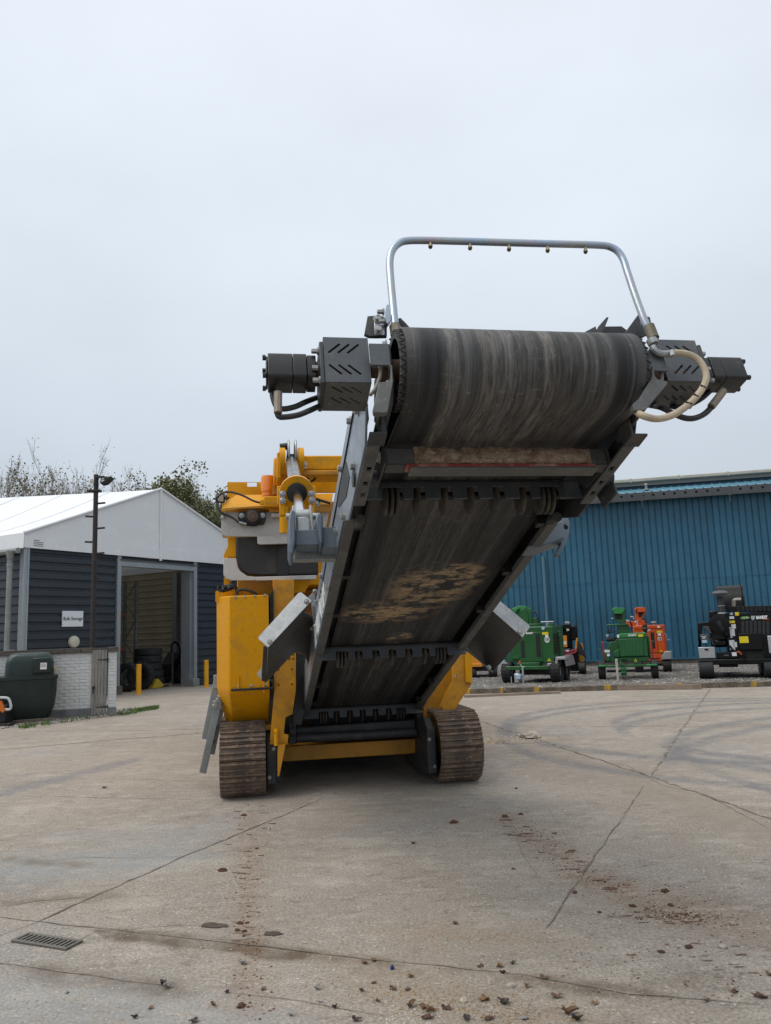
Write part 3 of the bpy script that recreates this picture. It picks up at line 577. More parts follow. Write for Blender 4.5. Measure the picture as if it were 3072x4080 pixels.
z = LP.xz(374, 1918)[1]; q = MB(); q.box(x0-.13, x0-.03, -.09, -.03, z-.06, z+.05); q.build('junction_box', CREAM, pole, bev=.01)
z = LP.xz(374, 1903)[1]; q = MB(); q.obox((x0, -.05, z), (x0+.22, -.08, z+.0), .05, .05); q.obox((x0+.16, -.08, z), (x0+.18, -.08, z-.16), .03, .03); q.obox((x0+.2, -.08, z), (x0+.32, -.08, z-.02), .04, .04); q.build('lamp_bracket', BLKM, pole)
cz = crop(.339, 300, 1850); P = [LP.xz(*cz(a, b), -.2) for a, b in ((288,195),(345,150),(418,138),(427,146),(352,216),(296,230))]; q = MB(); q.prism(P, -.2, .12); fl = q.build('floodlight', BLKM, pole, bev=.012)
P = [LP.xz(*cz(a, b), -.205) for a, b in ((298,205),(330,178),(345,185),(318,205))]; q = MB(); q.prism(P, -.21, -.2); q.build('lamp_glass', mat('floodlight glass', 'c9ced2', .15, fine=.02), fl)

# oil tank
TANK = mat('dark green moulded plastic', '132321', .42, layers=(('213834', 1.6, .45, .7, .6), ('122120', 5, .5, .7, .5), ('4a5550', 7, .64, .76, .35, (1, 1, .3))), fine=.05, spec=.45)
TF = Fr(ground(118, 2885), R(24))
def T2(x, y, yl=0.0): return TF.xz(x*.5402, 2350 + y*.5402, yl)
tank = thing('oil_tank', 'dark green plastic oil tank with hinged lid on concrete blocks', 'oil tank', TF)
xl, xr = T2(-60, 700)[0], T2(424, 700)[0]; tcx = (xl+xr)/2; hw = (xr-xl)/2
zb = .1; zr = T2(200, 640)[1]; zt = T2(200, 463)[1]; TDp = 1.3
def rrect(hx, hy, r, n=5):
    o = []
    for cx, cy, a0 in ((hx-r, hy-r, 0), (-hx+r, hy-r, 90), (-hx+r, -hy+r, 180), (hx-r, -hy+r, 270)):
        for k in range(n+1): a = R(a0 + 90*k/n); o.append((cx + r*math.cos(a), cy + r*math.sin(a)))
    return o
def tring(z, hx, hy, r, cx=tcx, cy=TDp/2): return [(cx+x, cy+y, z) for x, y in rrect(hx, hy, r)]
H_ = zr - zb
q = MB(); q.loft([tring(zb, hw*.74, TDp*.42, .1), tring(zb+.05, hw*.8, TDp*.44, .12), tring(zb+H_*.3, hw*.93, TDp*.48, .16), tring(zb+H_*.6, hw*.985, TDp*.495, .16), tring(zr-.08, hw*.99, TDp*.5, .15), tring(zr-.07, hw*1.02, TDp*.515, .15), tring(zr, hw*1.02, TDp*.515, .15), tring(zr+.01, hw*.96, TDp*.48, .15)]); q.build('tank_body', TANK, tank, ang=45)
lx0, lx1 = T2(30, 600)[0], T2(402, 600)[0]; lc = (lx0+lx1)/2; lw = (lx1-lx0)/2; LH = zt - zr
q = MB(); q.loft([tring(zr+.005, lw, TDp*.44, .13, lc), tring(zr+LH*.55, lw*.97, TDp*.43, .13, lc), tring(zr+LH*.82, lw*.9, TDp*.41, .16, lc), tring(zr+LH*.95, lw*.78, TDp*.37, .18, lc), tring(zt, lw*.55, TDp*.28, .16, lc)]); q.build('lid', TANK, tank, ang=50)
a, b = T2(240, 620), T2(378, 498); q = MB(); q.box(a[0], b[0], .03, .12, a[1], b[1]); q.build('lid_hatch', TANK, tank, bev=.02)
a, b = T2(296, 588), T2(346, 537); q = MB(); q.box(a[0]-.01, b[0]+.01, .02, .034, a[1]-.015, b[1]+.015); q.build('notice_frame', BLACKP, tank); q = MB(); q.box(a[0], b[0], .014, .019, a[1], b[1]); nt_ = q.build('notice', WHITEP, tank)
a = T2(302, 472)[0], zt-.02; q = MB(); q.box(a[0], a[0]+.045, .2, .206, zt-.05, zt-.01); q.build('pink_sticker', mat('pink sticker', 'c9a5b4', .5), tank)
for k in range(3): q = MB(); q.box(T2(300,545)[0], T2(340,545)[0], .011, .013, T2(300,548+k*9)[1]-.006, T2(300,548+k*9)[1]); q.build('notice_line', BLACKP, nt_)
a = T2(405, 570); q = MB(); q.tube([(a[0]-.02, .1, a[1]), (a[0]+.02, .08, a[1]-.06), (a[0]+.03, .08, a[1]-.1)], .018); q.build('tie_cord', mat('buff cord', 'a39064', .8), tank)
for k, x in enumerate((-.35, 0, .4)): q = MB(); q.box(tcx+x-.2, tcx+x+.2, .05, 1.2, 0, .1); q.build('support_block', PLIN, tank, bev=.01)
# a machine cut off by the left edge
EF = Fr(ground(20, 2900), R(5))
em = thing('parked_machine', 'dark machine with grey tubular loop and orange panel at left edge', 'machine', EF)
def E2(x, y, yl=0.0): return Vector((EF.xz(x*.5402, 2350+y*.5402, yl)[0], yl, EF.xz(x*.5402, 2350+y*.5402, yl)[1]))
q = MB(); q.tube([E2(-30,796), E2(45,797), E2(68,812), E2(80,850), E2(78,875), E2(60,884), E2(40,880)], .028, k=4); q.build('tubular_loop', mat('grey painted tube', 'b7bbbe', .4, fine=.05), em)
q = MB(); q.sheet([E2(-40,815,.05), E2(18,820,.05), E2(42,890,.05), E2(25,905,.05), E2(-40,850,.05)], (0,-1,0), -.05); q.build('orange_panel', mat('orange panel', 'c96a1c', .45), em)
a, b = E2(-120, 985, .1), E2(46, 850, .1); q = MB(); q.box(a.x, b.x, .1, .7, .08, b.z); q.build('body', DKSTEEL, em, bev=.03)
a = E2(40, 1000, .08); q = MB(); q.box(a.x-.7, a.x+.12, .0, .3, 0, .09); q.build('foot_plate', BRN, em, bev=.01)
# washed pebbles and weeds along the wall foot
q = MB()
for i in range(2600):
    t = random.random(); px = 0 + 520*t; py = 2907 - 72*t + random.uniform(-16, 6) - (8 if px < 200 else 0)
    P = ground(px, py); 
    pebble(q, (P.x, P.y, 0), random.uniform(.02, .055), .9)
tag(q.build('pebble_strip', mat('pale pebble', '9c968e', .9, layers=(('6b665f', 2.1, .4, .6, .9), ('c0bab2', 3, .5, .66, .8)), fine=.2), smooth=False), 'pale washed pebbles along the foot of wall and tank', 'pebbles', kind='stuff')
GRS = mat('weed green', '4d6a2a', .8, layers=(('36521d', 2, .4, .65, .8), ('75803a', 5, .5, .7, .6)), fine=.2)
q = MB()
for i in range(2300):
    if random.random() < .55:
        t = random.random()**.8; px, py = 465 + 165*t, 2846 - 26*t + random.gauss(0, 5)*(1-.5*t)
    else:
        t = random.random(); px, py = 0 + 500*t, 2912 - 74*t + random.gauss(0, 3.5)
        if noise.noise(Vector((px*.02, 3.3, 1))) < .12: continue
    P = ground(px, py); a = random.random()*6.28; h = random.uniform(.02, .085); w = random.uniform(.006, .014); dx, dy = math.cos(a), math.sin(a); lx_, ly_ = random.uniform(-.05,.05), random.uniform(-.05,.05)
    q.add([(P.x-dx*w, P.y-dy*w, 0), (P.x+dx*w, P.y+dy*w, 0), (P.x+lx_+dx*w*.6, P.y+ly_+dy*w*.6, h*.7), (P.x+lx_*1.7, P.y+ly_*1.7, h)], [(0,1,2), (0,2,3)])
tag(q.build('grass_tuft', GRS, smooth=False), 'green weeds along the pebble strip and by the wall end', 'grass', kind='stuff')

# ================================================================== trees behind the shed
BARK = mat('grey bark', '857b72', .9, layers=(('685f57', 4, .4, .65, .7),), fine=.2)
def leafmat(nm, c, c2): return mat(nm, c, .6, layers=((c2, 1.1, .4, .62, .85), ('8a8340', 2.2, .6, .74, .5)), fine=.25, fs=8)
LF1 = leafmat('autumn poplar leaf', '5c5d3f', '6b6441'); LF2 = leafmat('yellow green leaf', '6c6c45', '595d3a')
def tree(px, top, dist, spread, dens, label, lm, seed, low=.35, leaf=.11, topbias=2.0):
    rd = random.Random(seed); d = ray(px, top); P = EYE + d*(dist/d.y); H = P.z*.97; o = thing('poplar_tree', label, 'tree', loc=(P.x, P.y, 0), group='trees behind the white roofed shed')
    br = MB(); tips = []
    def limb(a, dr, ln, r, lvl):
        pts = [a]; d_ = dr.normalized()
        for k in range(4):
            d_ = (d_ + Vector((rd.gauss(0,.07), rd.gauss(0,.07), .05 + rd.gauss(0,.04)))).normalized(); pts.append(pts[-1] + d_*ln/4)
            if lvl >= 1: tips.append((pts[-1], lvl))
        br.tube(pts, [r, r*.45], 3 if lvl else 5)
        if lvl < 3:
            for k in range((10, 7, 5)[lvl] + rd.randint(0, 1)):
                t = rd.uniform(.25, 1); i = min(3, int(t*4)); p = pts[i].lerp(pts[i+1], t*4-i)
                az = rd.random()*6.28; up = rd.uniform(.75, 1.5)
                limb(p, d_*up + Vector((math.cos(az), math.sin(az), .1))*spread*.5, ln*rd.uniform(.28, .45), r*.45, lvl+1)
    hs = H*low
    br.tube([(0,0,0), (rd.uniform(-.1,.1), rd.uniform(-.1,.1), hs)], [.22, .16], 7)
    for k in range(6):
        az = k*1.05 + rd.random(); limb(Vector((0,0,hs*rd.uniform(.7,1))), Vector((math.cos(az)*spread*.3, math.sin(az)*spread*.3, 1)), (H-hs)*rd.uniform(.6, .86), .055, 0)
    br.build('trunk', BARK, o, smooth=False)
    lf = MB()
    for p, lv in tips:
        k = dens*(max(0, min(1, p.z/H))**topbias)*(.26 if topbias > 1 else .8)
        for j in range(int(k*3) + (1 if rd.random() < (k*3) % 1 else 0)):
            if noise.noise(p*.6 + Vector((seed, 0, 0))) < .02: continue
            c = p + Vector((rd.gauss(0,.22), rd.gauss(0,.22), rd.gauss(0,.22))); s = leaf*rd.uniform(.6, 1.3); u = Vector((rd.gauss(0,1), rd.gauss(0,1), rd.gauss(0,1))).normalized(); v = u.orthogonal().normalized()
            lf.add([c-u*s, c+v*s*.7, c+u*s, c-v*s*.7], [(0,1,2,3)])
    lf.build('crown', lm, o, smooth=False)
for i, a in enumerate(((20,1800,52,.9,.5,'bare topped poplar at the far left edge behind the shed',LF1), (75,1818,54,.8,.42,'leafy topped poplar, second from the left edge',LF1), (165,1845,55,.95,.4,'wide poplar left of the lamp pole with brown leaves',LF1), (285,1858,58,.75,.2,'nearly bare slim poplar just left of the lamp pole',LF1), (345,1870,60,.7,.16,'nearly bare poplar right behind the lamp pole head',LF1),
        (530,1868,56,.95,.55,'broad poplar with brown leaves left of the roof peak',LF1), (590,1872,57,.8,.5,'leafy poplar just above the roof peak',LF1), (655,1925,58,.8,.42,'thin poplar showing right of the roof peak',LF1), (700,1960,58,.8,.4,'low poplar top over the right roof slope',LF1),
        (765,1935,50,1.0,1.0,'dense yellow green poplar above the right roof slope',LF2), (825,1915,48,1.1,1.25,'tallest dense green poplar beside the yellow machine',LF2), (872,1945,47,1.1,1.3,'dense green poplar partly behind the yellow machine',LF2))):
    tree(*a, seed=11+i, topbias=(2.4 if i < 9 else .5), leaf=(.085 if i < 9 else .1))
# ================================================================== the tracked screening machine
MF = Fr((-.47, 9.13, 0), R(9.6))
mach = thing('tracked_screener', 'yellow tracked screening machine with long raised grey discharge conveyor', 'screening machine', MF)
c1, c3, c4, c5, c6, c7, c8 = crop(.42017, 1000, 1200), crop(.42017, 2300, 1200), crop(.78031, 1200, 1550), crop(.42017, 800, 1750), crop(.45018, 750, 2300), crop(.63025, 1100, 2500), crop(.49735, 1750, 2050)
def mp(c, x, y, yl): return MF.p3(*c(x, y), yl)
def plate(name, c, pts, yl, t, mt, parent=mach, bev=.004, ang=32):
    P = [MF.xz(*c(x, y), yl) for x, y in pts]; q = MB(); q.prism(P, yl, yl + t); return q.build(name, mt, parent, bev=bev, ang=ang)
def mbox(name, c, x0, y0, x1, y1, yl, t, mt, parent=mach, bev=.006):
    x0_, z1_ = MF.xz(*c(x0, (y0+y1)/2), yl)[0], MF.xz(*c((x0+x1)/2, y0), yl)[1]; x1_, z0_ = MF.xz(*c(x1, (y0+y1)/2), yl)[0], MF.xz(*c((x0+x1)/2, y1), yl)[1]
    q = MB(); q.box(x0_, x1_, yl, yl+t, z0_, z1_); return q.build(name, mt, parent, bev=bev)
def bolts(name, parent, pts, ax, r, mt=BOLT, mw=None):
    for p in pts: q = MB(); q.hexbolt(p, ax, r); q.build(name, mt, parent, mw=mw)
def circ(cx, cy, r, n=16, a0=0, a1=360): return [(cx + r*math.cos(R(a0+(a1-a0)*k/n)), cy + r*math.sin(R(a0+(a1-a0)*k/n))) for k in range(n + (a1-a0 < 360))]

# ---- crawler tracks
q = MB(); hwid = .245; pit = .172
q.box(-hwid, hwid, -pit/2+.004, pit/2-.004, -.03, 0)
for gy, gh in ((-.062, .024), (-.004, .021), (.058, .024)): q.loft([[(-hwid, gy-.011, 0), (hwid, gy-.011, 0), (hwid, gy+.011, 0), (-hwid, gy+.011, 0)], [(-hwid, gy-.005, gh), (hwid, gy-.005, gh), (hwid, gy+.005, gh), (-hwid, gy+.005, gh)]])
for sx in (-.075, .045): q.box(sx, sx+.035, .066, .0845, -.02, .014)
sme = q.mesh('shoe', smooth=False); sme.materials.append(RUST)
hole = bpy.data.materials
q = MB(); q.box(-.05, .05, -.08, .08, -.1, -.034); lme = q.mesh('link'); lme.materials.append(DKSTEEL)
TR, TY0, TY1 = .375, .06, 3.4
def track(xc):
    tr_ = bpy.data.objects.new('track', None); COL.objects.link(tr_); tr_.parent = mach; tr_.location = (xc, 0, 0)
    Lf = TY1 - TY0; tot = 2*Lf + 2*math.pi*TR; n = int(tot/pit); 
    for i in range(n):
        t = i*tot/n
        if t < Lf: y, z, a = TY0 + t, 0.024, math.pi
        elif t < Lf + math.pi*TR: b = (t-Lf)/TR; y, z, a = TY1 + TR*math.sin(b), .024+TR - TR*math.cos(b), math.pi + b
        elif t < 2*Lf + math.pi*TR: y, z, a = TY1 - (t-Lf-math.pi*TR), .024+2*TR, 0
        else: b = (t-2*Lf-math.pi*TR)/TR; y, z, a = TY0 - TR*math.sin(b), .024+TR + TR*math.cos(b), b
        mw = Matrix.Translation((0, y, z)) @ Matrix.Rotation(a, 4, 'X')
        inst('shoe', sme, tr_, mw=mw); inst('link', lme, tr_, mw=mw)
    for yc, rr in ((TY0, .27), (TY1, .27)):
        q = MB(); q.lathe([(.05, -.1), (rr*.6, -.09), (rr, -.05), (rr, .05), (rr*.6, .09), (.05, .1)], (0, yc, .024+TR), (1,0,0), 24); q.build('idler', DKSTEEL, tr_)
    for k in range(6): q = MB(); q.lathe([(.11, -.1), (.11, .1)], (0, TY0+.5+.46*k, .25), (1,0,0), 16); q.build('roller', DKSTEEL, tr_)
    q = MB(); q.box(-.16, .16, TY0+.2, TY1-.2, .3, .56); q.build('track_frame', YELD, tr_, bev=.02)
    return tr_
tl = track(-1.225); trr = track(1.2)
for s, xc in ((1, -1.225), (-1, 1.2)):                         # inboard final-drive guards
    q = MB(); a, b = xc + s*.255, xc + s*.36; q.prismx([(-.12, .12), (.25, .06), (1.2, .08), (1.2, .62), (.1, .72), (-.12, .62)], a, b); o = q.build('drive_guard', GRYD, mach, bev=.015)
    bolts('guard_bolt', o, [(xc + s*(.285 + .05*(k % 2)), -.121, .2+.3*k) for k in range(2)], (0,-1,0), .014)

# ---- chassis between the tracks
mbox('cross_beam', c7, 42, 728, 888, 822, .62, .3, YELD)
q = MB(); q.box(-.88, .86, .95, 5.5, .22, 1.0); q.build('chassis_rail', GRYD, mach, bev=.02)  # chassis box, underside set low to deepen the shade beneath
q = MB(); q.box(-.9, .95, 1.6, 6.5, 1.0, 2.35); q.build('screen_box_shell', YELD, mach, bev=.02)
plate('tail_beam', c7, [(118,632),(885,580),(888,690),(124,728)], .5, .16, GRYD, bev=.02)
q = MB(); A, B = mp(c7, 130, 700, .44), mp(c7, 885, 662, .44); q.cyl(A, B, .055, n=16); q.build('tail_roller_tube', GRYD, mach)
q = MB(); A, B = mp(c7, 105, 655, .5), mp(c7, 905, 612, .5); q.cyl(A - Vector((.03,0,0)), A + Vector((.02,0,0)), .1, n=16); q.cyl(B - Vector((.02,0,0)), B + Vector((.04,0,0)), .1, n=16); q.build('tail_roller_flange', GRYD, mach)
plate('tail_end_plate', c7, [(78,556),(122,548),(130,735),(84,742)], .42, .3, GRYD); plate('tail_end_plate', c7, [(892,545),(930,538),(938,690),(895,692)], .42, .3, GRYD)
# ---- left side: column, lug, gusset
def holes(o, c, pts, r, yl, t):
    h = MB()
    for x, y in pts: p = mp(c, x, y, yl); h.cyl(p - Vector((0,.1,0)), p + Vector((0,t+.1,0)), r, n=12)
    cut(o, h)
o = plate('column_plate', c6, [(752,560),(952,560),(954,1000),(922,1212),(862,1240),(846,1384),(888,1396),(880,1480),(722,1480),(736,1300),(760,1010)], -.22, .03, YELD)
holes(o, c6, [(930,684),(895,722),(931,722),(797,818),(918,815),(798,953),(920,947)], .015, -.22, .03)
plate('upper_column', c6, [(750,20),(936,20),(936,190),(930,640),(760,640)], -.12, .16, YELD)
plate('gusset_fin', c6, [(792,1482),(862,1482),(832,1640),(806,1762),(790,1762)], -.3, .05, YELD)
q = MB(); A = mp(c6, 779, 1385, -.3); q.tube([A, mp(c6, 779, 1490, -.3)], .024, 10); q.tube([A, A + Vector((0,.08,.03))], .024, 10); q.build('towing_lug', YEL, mach)
plate('column_web', c6, [(720,150),(752,110),(762,960),(745,1300),(722,1300),(724,960)], -.15, .5, DKSTEEL)
plate('inner_side_plate', c6, [(955,665),(1060,700),(1120,400),(1120,300),(1150,760),(1000,1310),(930,1300),(925,1200),(956,1000)], .2, .05, GRYD)
plate('guard_side_panel', c6, [(700,1480),(822,1480),(822,1815),(700,1815)], .05, .1, GRYD, bev=.01)
mbox('fender_strip', c6, 440, 1312, 745, 1360, -.02, .4, YELD)
# ---- fuel tank: chamfered front, lower part sloping back under
YT = -.3
zt_ = MF.xz(*c6(530, 160), YT)[1]; zm = MF.xz(*c6(540, 985), YT)[1]; zb_ = MF.xz(*c6(560, 1300), YT+.42)[1]
xR = MF.xz(*c6(716, 600), YT)[0]; xC = MF.xz(*c6(362, 600), YT)[0]; xL_ = MF.xz(*c6(252, 600), YT+.22)[0]
YT_ = 0
def tk(z, sh, dl=0): return [(xR, YT+1.1, z), (xR, YT+sh, z), (xC+dl*.3, YT+sh, z), (xL_+dl, YT+.24+sh*.6, z), (xL_+dl, YT+1.1, z)]
q = MB(); q.loft([tk(zb_, .46, .10), tk(zm - .04, .01, .01), tk(zm + .02, 0), tk(zt_, 0)]); tank_ = q.build('fuel_tank', YEL, mach, bev=.012)
q = MB(); q.prism([(xL_-.012, zt_-.05), (xL_+.05, zt_-.05), (xL_+.03, zt_+.06), (xL_+.005, zt_+.075), (xL_-.012, zt_+.06)], YT+.2, YT+.22); q.build('lifting_ear', YEL, tank_)
q = MB(); pc = Vector((xL_+.13, YT+.4, zt_)); q.cyl(pc, pc + Vector((-.02,-.03,.09)), .085, n=18); q.build('filler_neck', YEL, tank_)
q = MB(); q.lathe([(.09, 0), (.09, .035), (.05, .05)], pc + Vector((-.02,-.03,.092)), (-.2,-.3,.93), 20)
for k in range(7): a = k*.9; d = Vector((math.cos(a), math.sin(a), .1)); q.obox(pc + Vector((-.02,-.03,.11)) + d*.07, pc + Vector((-.02,-.03,.11)) + d*.115, .035, .03)
q.build('filler_cap', DKSTEEL, tank_)
bolts('tank_bolt', tank_, [mp(c6, x, y, YT-.004) for x, y in ((420,178),(500,172),(590,165),(680,158),(440,965),(560,958),(690,948))], (0,-1,0), .011)
mbox('tank_strap', c6, 376, 980, 752, 1000, YT-.03, .05, DKSTEEL); o = mbox('support_angle', c6, 384, 1003, 756, 1060, YT-.035, .03, YEL)
h = MB()
for x, y in ((478,1043),(664,1030)): p = mp(c6, x, y, YT-.035); h.cyl(p + Vector((-.02,-.1,0)), p + Vector((-.02,.1,0)), .014, n=10); h.cyl(p + Vector((.02,-.1,0)), p + Vector((.02,.1,0)), .014, n=10); h.box(p.x-.02, p.x+.02, p.y-.1, p.y+.1, p.z-.0135, p.z+.0135)
cut(o, h)
for x, y in ((442,930), (668,945)): q = MB(); p = mp(c6, x, y, YT-.02); q.box(p.x-.008, p.x+.008, p.y, p.y+.03, p.z-.09, p.z+.07); q.build('weld_tab', YEL, tank_)
plate('tank_end_bracket', c6, [(720,905),(760,905),(760,975),(745,975),(742,930),(720,925)], YT, .05, DKSTEEL)
q = MB(); q.tube([mp(c6,432,160,-.05), mp(c6,438,120,-.05), mp(c6,490,110,-.05), mp(c6,560,125,-.05), mp(c6,610,155,-.02)], .017, k=4); q.build('fuel_hose', BLK, mach)
# ---- folded access ladder on the left
def lad(name, pts, yl, w, mt=GALVD):
    A, B = mp(c6, *pts[0], yl), mp(c6, *pts[1], yl); q = MB(); q.obox(A, B, .05, w, (1,0,.2)); return q.build(name, mt, mach, bev=.004)
o = lad('ladder_stile', ((258,900),(150,1430)), .1, .075); h = MB()
for t in (.25, .62, .88): p = mp(c6, 258, 900, .1).lerp(mp(c6, 150, 1430, .1), t); h.obox(p - Vector((.0,.2,.035)), p + Vector((0,.2,.035)), .02, .05)
lad('ladder_stile', ((272,1090),(128,1730)), .02, .075); lad('ladder_stile', ((300,1120),(205,1565)), .18, .07)
q = MB(); 
for t in (.15, .4, .65): q.cyl(mp(c6,272,1090,.02).lerp(mp(c6,128,1730,.02), t), mp(c6,300,1120,.18).lerp(mp(c6,195,1600,.18), t), .016, n=8)
q.build('ladder_rung', GALV, mach)
plate('ladder_hinge', c6, [(215,1100),(270,1080),(300,1160),(262,1170)], .0, .02, GALV); bolts('hinge_bolt', mach, [mp(c6,262,1082,-.01), mp(c6,232,1135,-.01)], (0,-1,0), .022)
plate('ladder_bracket', c6, [(222,868),(262,862),(272,905),(255,985),(225,985)], .06, .03, GALV)
# ---- right side bracket
o = plate('side_bracket', c7, [(1113,170),(1240,170),(1240,352),(1062,622),(1046,690),(934,692),(940,640),(1000,604),(1056,512),(1034,496),(1070,420),(1113,340)], .12, .03, YELD)
holes(o, c7, [(1131,213),(1135,305),(1217,305)], .017, .12, .03)
plate('side_bracket_web', c7, [(932,500),(1112,180),(1112,345),(1032,495),(1050,512),(998,602),(935,640)], .34, .04, YELD)
plate('side_bracket_return', c7, [(1196,150),(1240,172),(1240,352),(1200,345)], .08, .035, YEL)
plate('gusset_fin', c7, [(934,694),(1004,655),(986,882),(966,882)], .05, .05, YELD)
q = MB(); q.tube([mp(c7,1046,605,.02), mp(c7,1046,690,.02)], .026, 10); q.tube([mp(c7,1046,608,.02), mp(c7,1046,608,.02) + Vector((0,.12,.02))], .026, 10); q.build('towing_lug', YEL, mach)
plate('hose_bundle_panel', c7, [(935,480),(1010,400),(1060,420),(1000,590),(940,600)], .5, .05, DKSTEEL)

# ---- hopper end above the tank: white plates, bearing, side belt
YB = .1
plate('bearing_plate', c5, [(198,690),(240,690),(1216,690),(1172,915),(1172,985),(820,990),(548,996),(535,922),(238,922),(208,905),(193,850)], YB, .02, WHT)
plate('plate_lip', c5, [(535,922),(820,918),(822,990),(556,997),(536,985)], YB-.07, .06, WHT)
plate('pillow_block', c5, [(365,685),(610,680),(616,760),(600,805),(545,810),(505,824),(440,815),(385,808),(350,745)], YB-.06, .06, DKSTEEL)
p = mp(c5, 495, 742, YB-.06); q = MB(); q.lathe([(.09, 0), (.09, .05), (.07, .06)], p, (0,-1,0), 22); q.build('bearing_housing', DKSTEEL, mach)
q = MB(); q.lathe([(.062, 0), (.062, .03), (.05, .035), (.05, .03), (.03, .03), (.03, .045)], p - Vector((0,.055,0)), (0,-1,0), 20); q.build('bearing_cap', mat('brown bearing cap', '5e4c40', .6, .3, fine=.15), mach)
bolts('block_bolt', mach, [mp(c5,388,724,YB-.065), mp(c5,585,722,YB-.065), mp(c5,212,740,YB-.005)], (0,-1,0), .022)
plate('collecting_belt', c5, [(335,925),(335,1130),(350,1205),(395,1262),(455,1288),(560,1293),(1115,1286),(1115,925)], YB+.06, .5, RUB, bev=.02)
plate('belt_splice', c5, [(735,990),(830,990),(830,1290),(720,1290)], YB+.05, .02, mat('smooth rubber strip', '1f1e1e', .45, fine=.08))
plate('lower_tray', c5, [(215,1130),(336,1130),(345,1205),(372,1250),(440,1298),(525,1305),(1095,1288),(1095,1328),(525,1338),(290,1340),(235,1318),(215,1285)], YB-.02, .03, WHT)
plate('tray_lip', c5, [(525,1308),(1095,1290),(1095,1328),(525,1340)], YB-.06, .05, WHT)
plate('hopper_backing', c5, [(205,600),(1260,590),(1240,935),(330,935),(205,930)], .42, .05, YELD)
plate('corner_box', c5, [(252,930),(335,930),(335,1115),(218,1120),(216,1100),(256,1010)], YB+.1, .5, YEL)
plate('hinge_block', c5, [(218,1120),(258,1120),(258,1180),(218,1182)], YB, .06, YEL)
o = plate('rear_upper_panel', c5, [(252,405),(590,405),(700,520),(700,640),(252,640)], .85, .03, YEL)
h = MB(); A, B = mp(c5,455,428,.85), mp(c5,516,428,.85); h.box(A.x-.02, B.x+.02, .7, 1.0, A.z-.03, A.z+.03); cut(o, h)
P = [mp(c5,330,532,.3), mp(c5,1252,515,.3), mp(c5,1236,620,.02), mp(c5,660,625,.02), mp(c5,196,660,.02), mp(c5,262,570,.2)]
q = MB(); q.sheet(P, (0,-.3,.95), .02); q.build('hopper_skirt', YEL, mach, smooth=False)
plate('skirt_edge', c5, [(196,655),(660,622),(1240,618),(1240,690),(650,690),(648,668),(590,655),(390,658),(200,690)], .0, .03, YELD)
plate('left_skirt_cover', c5, [(300,530),(700,518),(700,540),(255,572)], .32, .1, YEL)
plate('cylinder_arm', c5, [(692,185),(722,180),(770,120),(835,300),(835,520),(672,520),(690,380)], .12, .05, YELD)
q = MB(); p = mp(c5, 638, 520, .3); q.lathe([(.075, -.03), (.075, .02), (.085, .03), (.085, .18), (.075, .22), (.0, .225)], p, (0,0,1), 22); q.build('warning_beacon', AMB, mach)
q = MB(); q.lathe([(.07, -.12), (.07, -.03)], p, (0,0,1), 18); q.build('beacon_base', YELD, mach)
o = mbox('work_light', c5, 138, 518, 224, 600, .1, .06, DKSTEEL, bev=.012); mbox('light_lens', c5, 148, 528, 214, 590, .094, .01, mat('work light lens', 'a89f8c', .2, fine=.15, fs=30), bev=0)
q = MB(); q.obox(mp(c5,222,560,.13), mp(c5,262,560,.3), .03, .03); q.build('light_arm', DKSTEEL, mach)
q = MB(); q.tube([mp(c5,158,595,.12), mp(c5,152,560,.02), mp(c5,200,515,0), mp(c5,280,500,-.02), mp(c5,400,535,-.04), mp(c5,500,585,-.06), mp(c5,582,606,-.05)], .012, 7, 5); q.build('cable', BLK, mach)
q = MB(); q.tube([mp(c5,160,590,.08), mp(c5,162,650,.06), mp(c5,200,700,.04), mp(c5,300,745,.02), mp(c5,352,785,.0), mp(c5,392,806,.02)], .013, 7, 5); q.build('grease_hose', BLK, mach); q = MB(); q.cyl(mp(c5,362,788,-.01), mp(c5,432,806,.0), .014); q.build('hose_fitting', GALV, mach)
o = mbox('latch_box', c5, 596, 540, 806, 640, -.1, .2, YEL, bev=.012); q = MB(); q.cyl(mp(c5,585,580,-.05), mp(c5,585,620,-.05), .03); q.build('pivot_boss', YEL, mach)
mbox('latch_box_recess', c5, 612, 588, 760, 614, -.104, .02, YELD, bev=0)
q = MB(); q.cyl(mp(c5,786,590,-.14), mp(c5,788,890,-.14), .05, n=16); q.build('locking_pin', YEL, mach)
mbox('pin_tube', c5, 668, 700, 770, 738, .02, .06, WHT)
bolts('skirt_bolt', mach, [mp(c5,1100,604,-.01), mp(c5,1028,596,-.02)], (0,-1,0), .03)
# portal beam over the conveyor
YP = -.3
mbox('portal_beam', c5, 960, 152, 1420, 292, YP, .35, YEL, bev=.02); mbox('portal_beam_flange', c5, 955, 292, 1420, 342, YP-.05, .42, YELD, bev=.015)
mbox('rear_deck', c5, 955, 345, 1400, 505, .35, .05, YEL)
for a in ([(722,125),(745,118),(770,300),(760,372),(722,372)], [(925,120),(968,116),(974,300),(952,342),(930,342)]): plate('clevis_plate', c5, a, YP-.12, .5, YEL, bev=.012)
for x0, x1 in ((748, 800), (922, 975)): A, B = mp(c5, x0, 205, YP-.1), mp(c5, x1, 205, YP-.1); q = MB(); q.cyl(A, B, .15, n=24); q.build('clevis_ring', YEL, mach)
mbox('lock_plate', c5, 974, 212, 1003, 282, YP-.12, .03, GALV); bolts('lock_bolt', mach, [mp(c5,988,240,YP-.12)], (0,-1,0), .02)
